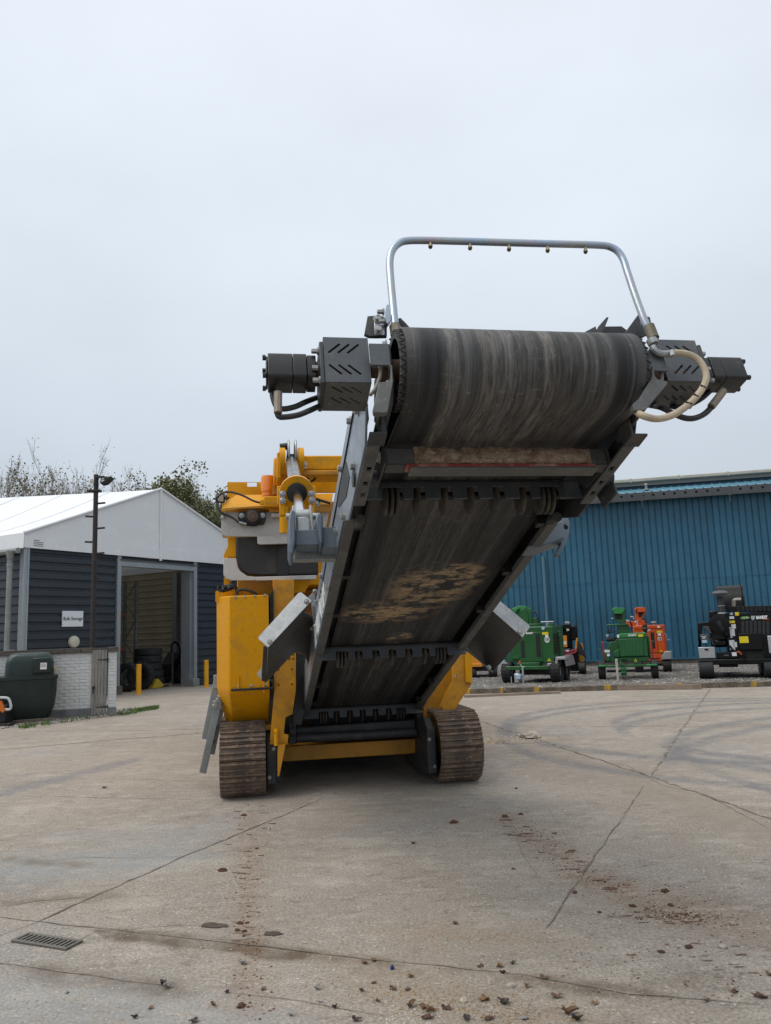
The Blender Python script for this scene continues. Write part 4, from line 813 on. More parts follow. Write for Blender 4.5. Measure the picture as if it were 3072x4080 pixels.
q = MB(); q.tube([mp(c5,1025,345,YP+.1), mp(c5,1010,390,YP+.1), mp(c5,960,415,YP+.1)], .014, 7, 4); q.tube([mp(c5,1092,345,YP+.1), mp(c5,1075,385,YP+.1), mp(c5,1000,420,YP+.1), mp(c5,950,428,YP+.1)], .014, 7, 4); q.tube([mp(c5,1020,535,-.05), mp(c5,1120,575,-.05), mp(c5,1230,610,-.05)], .016, 7, 4); q.build('deck_hose', BLK, mach)
plate('under_panel', c6, [(316,0),(370,30),(370,170),(316,170)], .25, .2, YEL); o = plate('under_panel', c6, [(370,26),(742,20),(742,160),(370,165)], .3, .03, YELD)
plate('under_panel', c6, [(936,20),(1100,15),(1030,135),(936,140)], .25, .03, YEL)
h = MB(); p = mp(c6, 412, 118, .3); h.box(p.x-.04, p.x+.04, .1, .5, p.z-.13, p.z+.13); cut(o, h)

# ================================================================== discharge conveyor (own inclined axes: x across, s up the belt, n normal to it)
INC = .3187; ci, si = math.cos(INC), math.sin(INC); CO = Vector((.18, .4277, .8468))
CM = Matrix(((1, 0, 0, CO.x), (0, ci, si, CO.y), (0, -si, ci, CO.z), (0, 0, 0, 1))); CI = CM.inverted()
AXV = {'x': Vector((1,0,0)), 's': Vector((0, ci, -si)), 'n': Vector((0, si, ci))}
def C(x, s, n): return Vector((x, -s, n))
def cv(px, py, ax, val):
    nn = AXV[ax]; v = -val if ax == 's' else val
    P = MF.onplane(px, py, CO + nn*v, nn); return CI @ P
def cbuild(q, name, mt, parent=mach, **k): return q.build(name, mt, parent, mw=CM, **k)
def cbox(name, x0, x1, s0, s1, n0, n1, mt, bev=.004): q = MB(); q.box(x0, x1, -s1, -s0, n0, n1); return cbuild(q, name, mt, bev=bev)
# belt
BELT = mat('conveyor belt rubber', '1f2022', .62, layers=(), fine=.2, fs=40, st=(3, .3, 1), coord='UV', bump=.003, bs=60, spec=.4)
n_, l_, nz_, rng_, mix_, bsdf_, cur, co_ = m_tools['conveyor belt rubber']
cur = mix_(cur, lin('44464a'), rng_(nz_(9, (1.6, .03, 1), off=2), .46, .66, 0, .7))
cur = mix_(cur, lin('84868a'), rng_(nz_(26, (1.8, .014, 1), off=5), .52, .74, 0, .5))
cur = mix_(cur, lin('9a9b9c'), rng_(nz_(70, (1.4, .02, 1), det=3, off=8), .62, .76, 0, .42))
cur = mix_(cur, lin('85868a'), rng_(nz_(48, (1, .6, 1), off=11), .64, .72, 0, .5))
cur = mix_(cur, lin('67696c'), rng_(nz_(11, (.5, 2.6, 1), det=7, ro=.7, off=41), .6, .68, 0, .5))
cur = mix_(cur, lin('1b1b1c'), rng_(nz_(1.3, (1, .8, 1), off=43), .5, .66, 0, .6))
cur = mix_(cur, lin('151516'), rng_(nz_(4.2, (1.8, .04, 1), off=13), .52, .62, 0, .75))
bandpos = True
def sepuv():
    s_ = n_.new('ShaderNodeSeparateXYZ'); l_.new(co_, s_.inputs[0]); return s_.outputs[0], s_.outputs[1]
def mth(op, a, b=None):
    q_ = n_.new('ShaderNodeMath'); q_.operation = op
    for i, v in enumerate((a, b)):
        if v is None: continue
        if hasattr(v, 'links'): l_.new(v, q_.inputs[i])
        else: q_.inputs[i].default_value = v
    return q_.outputs[0]
bu, bv = sepuv()
ab = mth('ABSOLUTE', mth('ADD', bu, -.01))
dusty = mth('MULTIPLY', rng_(ab, .36, .43, 1, 0), rng_(nz_(3.2, (2.2, .03, 1), off=31), .38, .62, .1, .8))
dusty = mth('MULTIPLY', dusty, rng_(mth('ADD', bv, mth('MULTIPLY', nz_(2.5, off=61), .8)), 5.3, 6.3, .3, 1))
cur = mix_(cur, lin('989188'), mth('MULTIPLY', dusty, rng_(nz_(38, (1.5, .16, 1), det=8, ro=.75, off=33), .4, .62, .12, .75)))
cur = mix_(cur, lin('17181b'), mth('MULTIPLY', mth('MULTIPLY', rng_(ab, .40, .43), rng_(ab, .47, .5, 1, 0)), .7))
edge = rng_(ab, .49, .55, 0, 1)
cur = mix_(cur, lin('575350'), mth('MULTIPLY', edge, rng_(nz_(6, (1, .25, 1), off=17), .35, .6, .1, .6)))
def blob(u0, v0, ru, rv):
    a = mth('DIVIDE', mth('SUBTRACT', bu, u0), ru); b = mth('DIVIDE', mth('SUBTRACT', bv, v0), rv)
    return rng_(mth('SQRT', mth('ADD', mth('MULTIPLY', a, a), mth('MULTIPLY', b, b))), .55, 1.15, 1, 0)
mk = mth('MAXIMUM', blob(.10, 3.75, .34, .5), mth('MAXIMUM', blob(-.18, 3.25, .42, .26), mth('MAXIMUM', blob(.25, 3.95, .24, .34), blob(.05, 2.55, .12, .16))))
mud = mth('MULTIPLY', mth('MULTIPLY', mk, rng_(nz_(17, (.7, 1.2, 1), det=9, ro=.75, off=51), .4, .52, .12, 1)), rng_(nz_(5.5, (.8, 1.5, 1), det=9, ro=.68, off=21), .46, .52))
cur = mix_(cur, lin('a68f70'), mth('MULTIPLY', mud, 1.0))
l_.new(cur, bsdf_.inputs['Base Color'])
DS, DN, DRr, BW = 6.42, .07, .195, .57
path = []; NB = 44
for i in range(NB+1): path.append((-.45 + 5.9*i/NB, .03))
t0 = math.atan2(.15, .95)
a0 = -90 - 8
arc = [(DS + DRr*math.cos(R(a)), DN + DRr*math.sin(R(a))) for a in [-99 + 198*k/36 for k in range(37)]]
mid = path[-1]
for k in range(1, 8): path.append((mid[0] + (arc[0][0]-mid[0])*k/8, mid[1] + (arc[0][1]-mid[1])*k/8))
path += arc
end = (-.45, .27)
for k in range(1, 21): path.append((arc[-1][0] + (end[0]-arc[-1][0])*k/20, arc[-1][1] + (end[1]-arc[-1][1])*k/20))
q = MB(); vs = []; uvs = []; ln = -.45; NXB = 16
for i, (s, nn) in enumerate(path):
    if i: ln += math.hypot(s-path[i-1][0], nn-path[i-1][1])
    for j in range(NXB+1):
        x = -BW + 2*BW*j/NXB; crown = .006*math.cos(math.pi*x/BW/2)
        vs.append(C(x, s, nn)); uvs.append((x, ln))
m_ = NXB+1; fs = [(i*m_+j, i*m_+j+1, (i+1)*m_+j+1, (i+1)*m_+j) for i in range(len(path)-1) for j in range(NXB)]
q.add(vs, fs); me = q.mesh('belt', ang=50); uvl = me.uv_layers.new(name='UVMap')
for lp in me.loops: uvl.data[lp.index].uv = uvs[lp.vertex_index]
me.materials.append(BELT); belt = inst('belt', me, mach, mw=CM)
sol = belt.modifiers.new('thick', 'SOLIDIFY'); sol.thickness = .014; sol.offset = 0
# head drum
q = MB(); q.lathe([(.15, -BW+.02), (.178, -BW+.02), (.178, BW-.02), (.15, BW-.02)], C(0, DS, DN), (1,0,0), 40, caps=False); q.lathe([(.05, -BW+.08), (.15, -BW+.08)], C(0, DS, DN), (1,0,0), 40, caps=False); q.lathe([(.15, BW-.08), (.05, BW-.08)], C(0, DS, DN), (1,0,0), 40, caps=False)
drum = cbuild(q, 'head_drum', DKSTEEL)
LAG = mat('drum lagging edge', '4b4a48', .7, layers=(('2f2e2d', 14, .4, .6, .8),), fine=.15)
for sgn in (-1, 1):
    q = MB(); x = sgn*(BW-.012); q.lathe([(.15, -.02), (.186, -.02), (.186, .02), (.15, .02)], C(sgn*(BW+.004), DS, DN), (1,0,0), 40, caps=False); lg = cbuild(q, 'lagging_ring', LAG, drum) if False else q.build('lagging_ring', LAG, drum)
    q = MB()
    for k in range(30):
        a = k*R(12); e = C(sgn*(BW+.002), DS+.188*math.cos(a), DN+.188*math.sin(a)); f = C(sgn*(BW+.03), DS+.188*math.cos(a+.1), DN+.188*math.sin(a+.1)); g_ = C(sgn*(BW+.002), DS+.188*math.cos(a+.2), DN+.188*math.sin(a+.2))
        q.obox(e, f, .004, .006); q.obox(f, g_, .004, .006)
    q.build('lagging_chevrons', BLK, drum)
q = MB(); q.cyl(C(-.95, DS, DN), C(.95, DS, DN), .035, n=16); q.cyl(C(-.66, DS, DN), C(-.54, DS, DN), .055, n=16); q.cyl(C(.54, DS, DN), C(.66, DS, DN), .055, n=16); cbuild(q, 'drum_shaft', mat('rusty shaft', '4b3a30', .7, .3, layers=(('7a5238', 9, .5, .7, .7),), fine=.15))
def shr(q, sgn):
    if sgn > 0: q.v = [(x - .007*max(0, -y), y, z) for x, y, z in q.v]
# side frames: slate outer plates, channel flanges with slots
SX = .705
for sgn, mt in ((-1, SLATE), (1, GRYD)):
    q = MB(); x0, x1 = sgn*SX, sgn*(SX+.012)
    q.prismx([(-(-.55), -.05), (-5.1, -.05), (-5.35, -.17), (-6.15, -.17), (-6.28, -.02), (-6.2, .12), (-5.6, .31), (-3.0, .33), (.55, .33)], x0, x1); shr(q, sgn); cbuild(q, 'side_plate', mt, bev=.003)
    q = MB(); q.box(sgn*(SX-.06), sgn*(SX+.003), -5.15, .5, -.064, -.054); q.box(sgn*(SX-.063), sgn*(SX-.055), -5.15, .5, -.064, -.02); shr(q, sgn); o = cbuild(q, 'bottom_flange', GRYF, bev=.003)
    q = MB(); q.box(sgn*(SX-.06), sgn*(SX+.003), -6.2, -5.55, -.185, -.172); shr(q, sgn); o = cbuild(q, 'head_flange', GRYF, bev=.003)
    h = MB()
    for s in (5.68, 5.8, 5.95): h.box(sgn*(SX-.045), sgn*(SX-.02), -s-.022, -s+.022, -.25, -.1)
    shr(h, sgn); cut(o, h)
    q = MB(); q.box(sgn*(SX-.004), sgn*(SX-.012), -6.2, .5, -.05, .3); shr(q, sgn); cbuild(q, 'inner_liner', DKSTEEL)
    for s in (.4, 1.2, 3.4, 4.2, 5.0): q = MB(); q.box(sgn*.58, sgn*(SX-.01), -s-.03, -s+.03, -.05, -.01); shr(q, sgn); cbuild(q, 'roller_bracket', DKSTEEL)
q = MB(); q.box(-.69, .69, -5.3, .4, .10, .11); cbuild(q, 'belt_pan', DKSTEEL)
# crease and seam on the left plate with bolts and white lettering strokes
q = MB(); q.obox(C(-SX-.014, 6.1, .2), C(-SX-.014, 3.2, .18), .008, .012, (1,0,0)); cbuild(q, 'plate_seam', DKSTEEL)
q = MB(); q.prismx([(-5.55, .0), (-5.35, -.02), (-4.95, .12), (-4.9, .2), (-5.1, .22), (-5.45, .16)], -SX-.016, -SX-.012); cbuild(q, 'plate_window', BLK)
for s, nn in ((6.05,.1),(5.75,.24),(5.75,-.05),(5.2,.26),(5.2,-.07),(4.75,.05),(4.2,.26),(3.5,.26),(2.9,.26),(2.2,.26),(4.0,-.04),(2.9,-.04)):
    q = MB(); q.hexbolt(C(-SX-.013, s, nn), (-1,0,0), .02); cbuild(q, 'plate_bolt', BOLT)
q = MB(); s = 3.6
for k in range(11):
    w = (.05, .07, .035)[k % 3]; lo, hi = (-.02, .18) if k % 4 else (.04, .18)
    q.prismx([(-s, lo), (-s-w, lo), (-s-w+.06, hi), (-s+.06, hi)], -SX-.0145, -SX-.0125); s -= .115
cbuild(q, 'lettering_strokes', WHITEP)
# notched roller guards with disc rollers
DISC = mat('worn rubber disc', '3a3733', .75, layers=(('5f574d', 12, .45, .65, .7),), fine=.2)
XD = [-.47, -.315, -.155, 0.0, .155, .315, .465]
for gi, sg_ in enumerate((0.0, 2.38, 5.48)):
    ol = [(-.7, 0), (-.7, -.108)]
    for k, x in enumerate(XD):
        hw_ = .055 if k in (0, 6) else .032; ol += [(x-hw_-.006, -.108), (x-hw_, -.03), (x+hw_, -.03), (x+hw_+.006, -.108)]
    ol += [(.7, -.108), (.7, 0)]
    q = MB(); q.loft([[C(x, sg_+.006, n) for x, n in ol], [C(x, sg_-.006, n) for x, n in ol]]); g_ = cbuild(q, 'roller_guard', GRY, bev=.002)
    q = MB(); q.box(-.7, .7, -sg_-.006, -sg_+.06, .002, .012); q.build('guard_flange', GRYD, g_)
    q = MB(); q.cyl(C(-.69, sg_-.09, -.04), C(.69, sg_-.09, -.04), .025, n=12); q.build('roller_shaft', DKSTEEL, g_)
    for k, x in enumerate(XD):
        for dx in ((-.033, 0, .033) if k in (0, 6) else (0,)):
            q = MB(); q.lathe([(.03, -.011), (.085, -.011), (.096, -.005), (.096, .005), (.085, .011), (.03, .011)], C(x+dx, sg_-.09, -.062), (1,0,0), 22); q.build('disc_roller', DISC, g_)
# belt scraper with caked mud and red blade
sc_ = cbox('scraper_bar', -.585, .60, 5.965, 5.98, -.172, -.078, GRYF); 
q = MB(); q.box(-.585, .60, -5.98, -5.90, -.178, -.168); q.build('scraper_flange', GRYD, sc_)
q = MB(); rows = []
for j in range(49):
    x = -.44 + .95*j/48; r_ = []
    for k, (a, b) in enumerate(((-.172, .004), (-.16, .018), (-.14, .026), (-.112, .024), (-.084, .012), (-.072, .002))):
        f = 1 if 1 < j < 47 else .2; kk = noise.noise(Vector((x*9, k*1.3, 2))) ; r_.append(C(x, 5.981 + max(.001, b*f*(.7 + .9*kk)), a + .016*noise.noise(Vector((x*14, k*.7, 7)))))
    rows.append(r_)
m_ = 6; q.add([v for r_ in rows for v in r_], [(j*m_+i, j*m_+i+1, (j+1)*m_+i+1, (j+1)*m_+i) for j in range(48) for i in range(5)]); q.build('caked_mud', MUD, sc_, ang=80)
q = MB(); q.box(-.49, .52, -6.0, -5.94, -.197, -.179); q.build('scraper_blade', RED, sc_, bev=.004)
q = MB(); q.box(-.47, .53, -6.0, -5.92, -.212, -.1975); q.build('blade_clamp', GRYF, sc_, bev=.004)
for sgn in (-1, 1):
    q = MB(); q.prismx([(-6.0, -.18), (-6.0, -.08), (-5.7, -.02), (-5.6, -.08), (-5.68, -.15)], sgn*.60-.006+.005, sgn*.60+.006+.005); q.build('scraper_arm', GRYD, sc_, bev=.003)
    q = MB(); q.cyl(C(sgn*.6, 5.74, -.12), C(sgn*.73, 5.74, -.12), .045, n=14); q.build('scraper_pivot', GRYD, sc_)
    q = MB(); q.hexbolt(C(sgn*.615 if sgn > 0 else -.606, 5.92, -.1), (sgn,0,0), .022); q.build('arm_bolt', BOLT, sc_)
    q = MB(); xg = .635 if sgn < 0 else .575; q.cyl(C(sgn*xg, 5.16, -.1), C(sgn*xg, 5.28, -.13), .03, n=16); cbuild(q, 'guide_roller', GRYD)
q = MB(); q.prismx([(-5.78, -.24), (-5.6, -.24), (-5.55, -.12), (-5.62, -.04), (-5.75, -.06)], .715, .73); q.build('adjuster_plate', GRYD, sc_, bev=.004)
# head brackets, shaft supports
for sgn in (-1, 1):
    q = MB(); x0, x1 = sgn*.615, sgn*.632
    q.prismx([(-6.5, -.05), (-6.5, .16), (-6.42, .22), (-6.1, .25), (-6.0, .1), (-6.1, -.12), (-6.42, -.12)], x0, x1); cbuild(q, 'bearing_plate', GRYD, bev=.003)
    q = MB(); q.box(sgn*.63, sgn*.72, -6.53, -6.515, .02, .14); cbuild(q, 'cover_tab', GRY)
    q = MB(); q.prism([(sgn*.63, -.2), (sgn*.715, -.2), (sgn*.715, -.187), (sgn*.645, -.187), (sgn*.645, -.1), (sgn*.63, -.1)], -6.3, -6.19); shr(q, sgn); cbuild(q, 'lower_bracket', GRYD, bev=.004)
    for s, nn in ((6.5, .16), (6.5, -.06), (6.12, .0)): q = MB(); q.hexbolt(C(sgn*.633, s, nn), (sgn,0,0), .017); cbuild(q, 'bearing_bolt', BOLT)
# drive guards (slotted boxes) and hydraulic motors
def drive(sgn, gx0, gx1, mx1, gn):
    s0, s1 = 6.24, 6.465; n0, n1 = gn-.13, gn+.125
    q = MB(); xa, xb = sgn*gx0, sgn*gx1; t = .005
    q.box(xa, xb, -s1, -s1+t, n0, n1); gd = cbuild(q, 'motor_guard', GRY, bev=0)
    h = MB(); w = gx1-gx0
    for r_, (nc, tilt) in enumerate(((n1-.065, -1), (n0+.07, 1))):
        for k in range(3):
            x = gx0 + w*(.35 + .21*k); a = C(sgn*(x-.03*sgn*tilt*-1 if False else x-.028), 0, nc-.026*tilt); b = C(sgn*(x+.028), 0, nc+.026*tilt)
            d = (b-a).normalized(); h.obox(Vector((a.x, -s1, a.z)), Vector((b.x, -s1, b.z)), .05, .011, (0,0,1) if abs(d.z) < .9 else (1,0,0))
    cut(gd, h)
    q = MB(); q.box(xa, xb, -s1+t+.001, -s0, n0, n0+t); lw = q.build('guard_floor', GRYF, gd)
    h = MB()
    for r_ in range(2):
        for k in range(3):
            x = gx0 + w*(.3 + .21*k); sc0 = s1-.06-.085*r_; h.obox(C(sgn*(x-.028), sc0+.022*sgn, n0), C(sgn*(x+.028), sc0-.022*sgn, n0), .01, .06, (0,0,1))
    lw_m = lw; cut(lw, h)
    q = MB(); q.box(xa, xb, -s1+t+.001, -s0, n1-t, n1); q.box(xb-sgn*t, xb, -s1+t+.001, -s0, n0+t, n1-t); q.box(xa, xb, -s0, -s0+t, n0, n1-.1); q.build('guard_shell', GRY, gd)
    q = MB(); q.box(sgn*(gx1+.002), sgn*(gx1+.02), -s1-.005, -s0-.0, n0-.01, n1-.03); q.build('mount_flange', GRYD, gd, bev=.004)
    for nn in (n1-.06, gn-.03, n0+.03): q = MB(); q.hexbolt(C(sgn*(gx1+.02), s1-.03, nn), (sgn,0,0), .013, .03); q.build('flange_bolt', BOLT, gd)
    q = MB(); mc = (6.355, gn-.005); q.cyl(C(sgn*(gx1+.02), *mc), C(sgn*(gx1+.05), *mc), .058, n=18); hm = cbuild(q, 'hydraulic_motor', BLKM)
    a = gx1+.034; L_ = mx1-a
    for f0, f1, r_ in ((0, .18, .066), (.19, .46, .07), (.47, .96, .07), (.965, 1.0, .06)):
        pr = [(mc[0]+x, mc[1]+y) for x, y in rrect(r_, r_, .018, 3)]; q = MB(); q.loft([[C(sgn*(a+L_*f0), s_, n__) for s_, n__ in pr], [C(sgn*(a+L_*f1), s_, n__) for s_, n__ in pr]]); q.build('motor_section', BLKM, hm, bev=.003)
    for ds, dn in ((-.05,-.05),(.05,-.05),(-.05,.05),(.05,.05)): q = MB(); q.cyl(C(sgn*(mx1), mc[0]+ds, mc[1]+dn), C(sgn*(mx1+.015), mc[0]+ds, mc[1]+dn), .013, n=8); q.build('motor_bolt', BLKM, hm)
    return gd, hm
gL, hL = drive(-1, .712, .922, 1.185, .10); gR, hR = drive(1, .752, .965, 1.235, .14)
def hose(name, pts, s, r, mt, k=6, parent=mach, c=c1):
    q = MB(); P = []
    for p in pts: P.append(cv(*c(p[0], p[1]), 's', p[2] if len(p) > 2 else s))
    q.tube(P, r, 10, k); return cbuild(q, name, mt, parent)
hose('hydraulic_hose', ((240,860),(245,1010),(262,1090),(330,1098),(450,1078),(560,1035),(700,975,6.2),(850,940,6.0)), 6.36, .0135, BLK)
hose('hydraulic_hose', ((200,860),(212,930),(245,1000),(310,1022),(420,1000),(520,955),(640,910,6.2),(760,880,6.0)), 6.30, .0135, BLK)
hose('hose_ferrule', ((258,868),(256,970),(256,1060)), 6.37, .019, mat('dusty ferrule', '857a6c', .6, .3, fine=.15), 2)
hose('grease_line', ((1215,555),(1228,640),(1222,720),(1180,830),(1130,890)), 6.50, .009, mat('grey grease line', '6d665c', .5, fine=.1)); hose('grease_fitting', ((1214,548),(1224,610),(1228,640)), 6.505, .0105, GALV, 2)
hose('hydraulic_hose', ((1400,850),(1330,930),(1230,1050),(1130,1105),(1030,1110),(920,1070),(800,1010),(700,990,6.2)), 6.36, .0145, BLK, c=c3)
hose('hydraulic_hose', ((1260,850),(1180,920),(1090,970),(960,1005),(860,985,6.2)), 6.30, .0145, BLK, c=c3)
hose('hose_ferrule', ((1385,850),(1330,925),(1270,1000)), 6.37, .02, MATS['dusty ferrule'], 2, c=c3)
hose('water_hose', ((890,495),(960,490),(1060,505),(1150,560),(1205,640),(1222,730),(1190,820),(1120,915),(1010,1015),(880,1090),(740,1115),(600,1075),(520,1010,6.4)), 6.56, .0165, HOSE, c=c3)
for p in (((1170,795),(1220,820)), ((1098,875),(1150,905)), ((1030,955),(1092,975))): hose('cable_tie', p, 6.575, .004, BLK, 1, c=c3)
hose('hose_elbow', ((715,430),(735,470),(780,495),(840,500),(890,495)), 6.55, .017, GALV, c=c3); hose('elbow_nut', ((700,365),(725,410)), 6.55, .026, GALV, 1, c=c3); hose('hose_clip', ((895,470),(905,520)), 6.57, .012, GALV, 1, c=c3)
hose('grease_line', ((765,560),(785,610),(800,690),(800,760),(785,790)), 6.50, .009, MATS['grey grease line'], c=c3); hose('grease_fitting', ((725,570),(765,555),(785,620)), 6.51, .0105, GALV, 3, c=c3)
for pts, c in (([(1205,808),(1318,795),(1318,660),(1300,640),(1332,645),(1338,800),(1290,1080),(1260,1098),(1155,1090),(1150,1050)], c1), ([(690,640),(712,745),(735,775),(830,795),(825,825),(660,1020),(620,1070),(510,1070),(500,1010),(560,960),(680,760)], c3)):
    q = MB(); q.sheet([cv(*c(x, y), 's', 6.53) for x, y in pts], (0,-1,0), -.03); cbuild(q, 'take_up_bracket', GRYF, bev=.003)
# spray bar
ZINC = mat('yellow zinc plated tube', 'a3a9ad', .3, .7, layers=(('ad93a8', 7, .47, .65, .5), ('8fae9f', 9, .5, .7, .5), ('8ea6c4', 5, .46, .68, .6), ('8a8068', 14, .62, .75, .45)), fine=.06)
q = MB(); SP = 6.4
pts = [(1577,1322),(1568,1240),(1558,1130),(1553,1060),(1556,1020),(1568,990),(1592,968),(1625,959),(1700,958),(1900,963),(2100,969),(2300,974),(2390,977),(2430,983),(2462,1002),(2484,1036),(2500,1085),(2530,1175),(2565,1270),(2588,1318)]
q.tube([cv(*p, 's', SP) for p in pts], .0195, 14, 3); bar = cbuild(q, 'spray_bar', ZINC)
for px, py in ((1715,976),(1873,982),(2028,987),(2182,992),(2333,996)): q = MB(); a = cv(px, py-8, 's', SP+.005); b = cv(px, py+9, 's', SP+.02); q.cyl(a, b, .008, n=8); q.cyl(a.lerp(b,.55), b, .0115, n=6); q.build('spray_nozzle', mat('brass nozzle', '8c8265', .4, .7, fine=.1) if 'brass nozzle' not in MATS else MATS['brass nozzle'], bar)
FER = mat('old pipe fitting', '7b7466', .6, .5, layers=(('5c5245', 9, .45, .65, .7),), fine=.15)
q = MB(); q.cyl(cv(1573,1296,'s',SP), cv(1580,1342,'s',SP), .028, n=6); q.build('end_cap', FER, bar); q = MB(); q.cyl(cv(2585,1300,'s',SP), cv(2605,1350,'s',SP), .029, n=12); q.cyl(cv(2603,1345,'s',SP), cv(2612,1368,'s',SP), .022, n=6); q.build('pipe_union', FER, bar)
q = MB(); P = [cv(*c1(x, y), 's', 6.36) for x, y in ((1105,140),(1175,135),(1290,150),(1290,330),(1180,332),(1120,330),(1075,310))]; q.sheet(P, (0,-1,0), .02); cbuild(q, 'bar_bracket', GRYD, bev=.003)
q = MB(); P = [cv(*c1(x, y), 's', 6.385) for x, y in ((1166,140),(1258,140),(1270,310),(1262,320),(1182,318),(1172,305))]; q.sheet(P, (0,-1,0), .006); zb1 = cbuild(q, 'zinc_bracket', ZINC, bev=.002)
for x, y in ((1203,172),(1212,278)): q = MB(); q.hexbolt(cv(*c1(x, y), 's', 6.386), (0,-1,0), .017); q.build('bracket_bolt', BOLT, zb1)
q = MB(); P = [cv(*c1(x, y), 's', 6.40) for x, y in ((1290,30),(1322,40),(1325,180),(1300,210),(1270,200),(1280,60))]; q.sheet(P, (0,-1,0), .03); q.build('zinc_tab', ZINC, zb1)
for x, y in ((1262,102),(1278,190)): q = MB(); q.hexbolt(cv(*c1(x, y), 's', 6.41), (-1,0,0), .013, .03); q.build('bracket_bolt', BOLT, zb1)
q = MB(); P = [cv(*c3(x, y), 's', 6.3) for x, y in ((450,300),(585,115),(600,200),(640,330),(600,340))]; q.sheet(P, (0,-1,0), .015); cbuild(q, 'bar_bracket', GRYD, bev=.003)
q = MB(); P = [cv(*c3(x, y), 's', 6.36) for x, y in ((585,120),(690,150),(725,310),(640,330))]; q.sheet(P, (0,-1,0), .008); cbuild(q, 'zinc_bracket', GRYD, bev=.002)
# guard plates rising behind the head drum on the right
q = MB(); P = [cv(*c3(x, y), 's', 5.9) for x, y in ((245,240),(420,238),(470,275),(470,320),(230,320))]; q.sheet(P, (0,-1,0), .02); cbuild(q, 'head_chute_plate', DKSTEEL)
q = MB(); P = [cv(*c3(x, y), 's', 5.95) for x, y in ((60,298),(175,238),(190,300))]; q.sheet(P, (0,-1,0), .03); P = [cv(*c3(x, y), 's', 5.97) for x, y in ((178,300),(200,240),(280,150),(298,155),(262,250),(215,305))]; q.sheet(P, (0,-1,0), .03); cbuild(q, 'skirt_rubber', GRYD)
q = MB(); q.tube([cv(*c1(x, y), 's', 6.2) for x, y in ((1400,180),(1460,240),(1520,310),(1560,340))], .016, 8, 4); cbuild(q, 'skirt_edge', BLK)
# pivot cross-tube with cheek plates
PS = 4.55
def sheet_s(name, c, pts, s, t, mt, parent=mach, bev=.004):
    q = MB(); q.sheet([cv(*c(x, y), 's', s) for x, y in pts], (0,-1,0), -t); return cbuild(q, name, mt, parent, bev=bev)
pv = sheet_s('pivot_tube', c5, [(886,928),(1110,922),(1112,1078),(888,1082)], PS, .12, GRYB, bev=.01)
sheet_s('pivot_tube', c5, [(1142,920),(1330,915),(1330,1110),(1142,1110)], PS-.01, .14, GRYB); sheet_s('pivot_tube_base', c5, [(880,1095),(1320,1090),(1330,1165),(880,1175)], PS-.06, .05, GALVD)
sheet_s('cheek_plate', c5, [(838,800),(872,796),(886,815),(888,1080),(880,1120),(868,1205),(838,1205),(822,1140),(822,885)], PS+.03, .2, GRYB, bev=.01); sheet_s('cheek_plate', c5, [(1092,796),(1128,806),(1142,830),(1142,1080),(1112,1086),(1100,1000),(1085,920),(1072,860)], PS+.03, .16, GRYB, bev=.01)
sheet_s('pivot_tube', c8, [(800,190),(930,122),(950,262),(750,335),(650,335)], PS, .16, GRYB, bev=.01); o = sheet_s('cheek_plate', c8, [(968,32),(985,28),(1012,34),(1030,85),(1026,170),(1000,255),(940,352),(908,352),(908,335),(952,262),(938,128),(905,90)], PS+.03, .05, GRYB, bev=.008)
h = MB(); p = cv(*c8(979, 140), 's', PS); h.cyl(p + Vector((0,-.2,0)), p + Vector((0,.2,0)), .022); cut(o, h)
# galvanised clevis + hydraulic cylinder up to the portal
for pts in ([(862,690),(875,680),(892,684),(895,770),(905,920),(886,922),(868,800),(858,720)], [(1022,682),(1042,678),(1050,700),(1062,920),(1042,922),(1030,780)]): sheet_s('clevis_ear', c5, pts, PS+.0, .09, GALV)
o = sheet_s('clevis_block', c5, [(905,770),(1000,765),(1040,790),(1042,920),(905,922)], PS-.02, .06, GALV, bev=.012); sheet_s('clevis_window', c5, [(908,852),(1014,848),(1016,914),(908,918)], PS+.002, .02, DKSTEEL)
eye = CM @ cv(*c5(947, 735), 's', PS-.03); topp = mp(c5, 862, 205, YP-.1)
q = MB(); q.cyl(eye - Vector((.055,0,0)), eye + Vector((.055,0,0)), .05, n=20); q.build('rod_eye', GALV, mach); q = MB(); q.cyl(eye - Vector((.1,0,0)), eye + Vector((.13,0,0)), .025, n=12); q.build('clevis_pin', BOLT, mach)
dcy = (topp - eye).normalized(); Lc = (topp - eye).length; gl = None
# where the rod enters the gland: pixel row of the collar
best = min(range(100), key=lambda k: abs((lambda P: (P - EYE).dot(_u)/(P - EYE).dot(_f)*-FPX + 2040)((MF.o + MF.X*(eye + dcy*Lc*k/100).x + MF.Y*(eye + dcy*Lc*k/100).y + Vector((0,0,(eye + dcy*Lc*k/100).z)))) - c5(0, 505)[1]))
gp = eye + dcy*Lc*best/100
q = MB(); q.cyl(eye, gp + dcy*.1, .036, n=18); q.build('cylinder_rod', CHR, mach)
q = MB(); q.cyl(gp + dcy*.03, topp + dcy*.05, .062, .066, n=22); cyl_ = q.build('cylinder_barrel', mat('glossy dark barrel', '565b61', .22, .6, layers=(('17181a', 4, .42, .55, .95, (1,1,.5)),), fine=.04), mach)
q = MB(); q.lathe([(.06, -.06), (.085, -.05), (.085, .05), (.06, .06)], gp, dcy, 24); q.build('gland', BLKM, cyl_)
q = MB(); q.lathe([(.085, -.035), (.14, -.035), (.14, .035), (.085, .035)], gp, dcy, 28, caps=False); q.build('trunnion_collar', YEL, cyl_)
q = MB(); w_ = Vector((1,0,0)); v_ = dcy.cross(w_).normalized()
for sx in (-1, 1): q.obox(gp + w_*sx*.12 - v_*.05*0 + Vector((0,0,.03)), gp + w_*sx*.12 - Vector((0,0,.2)), .07, .05, (1,0,0))
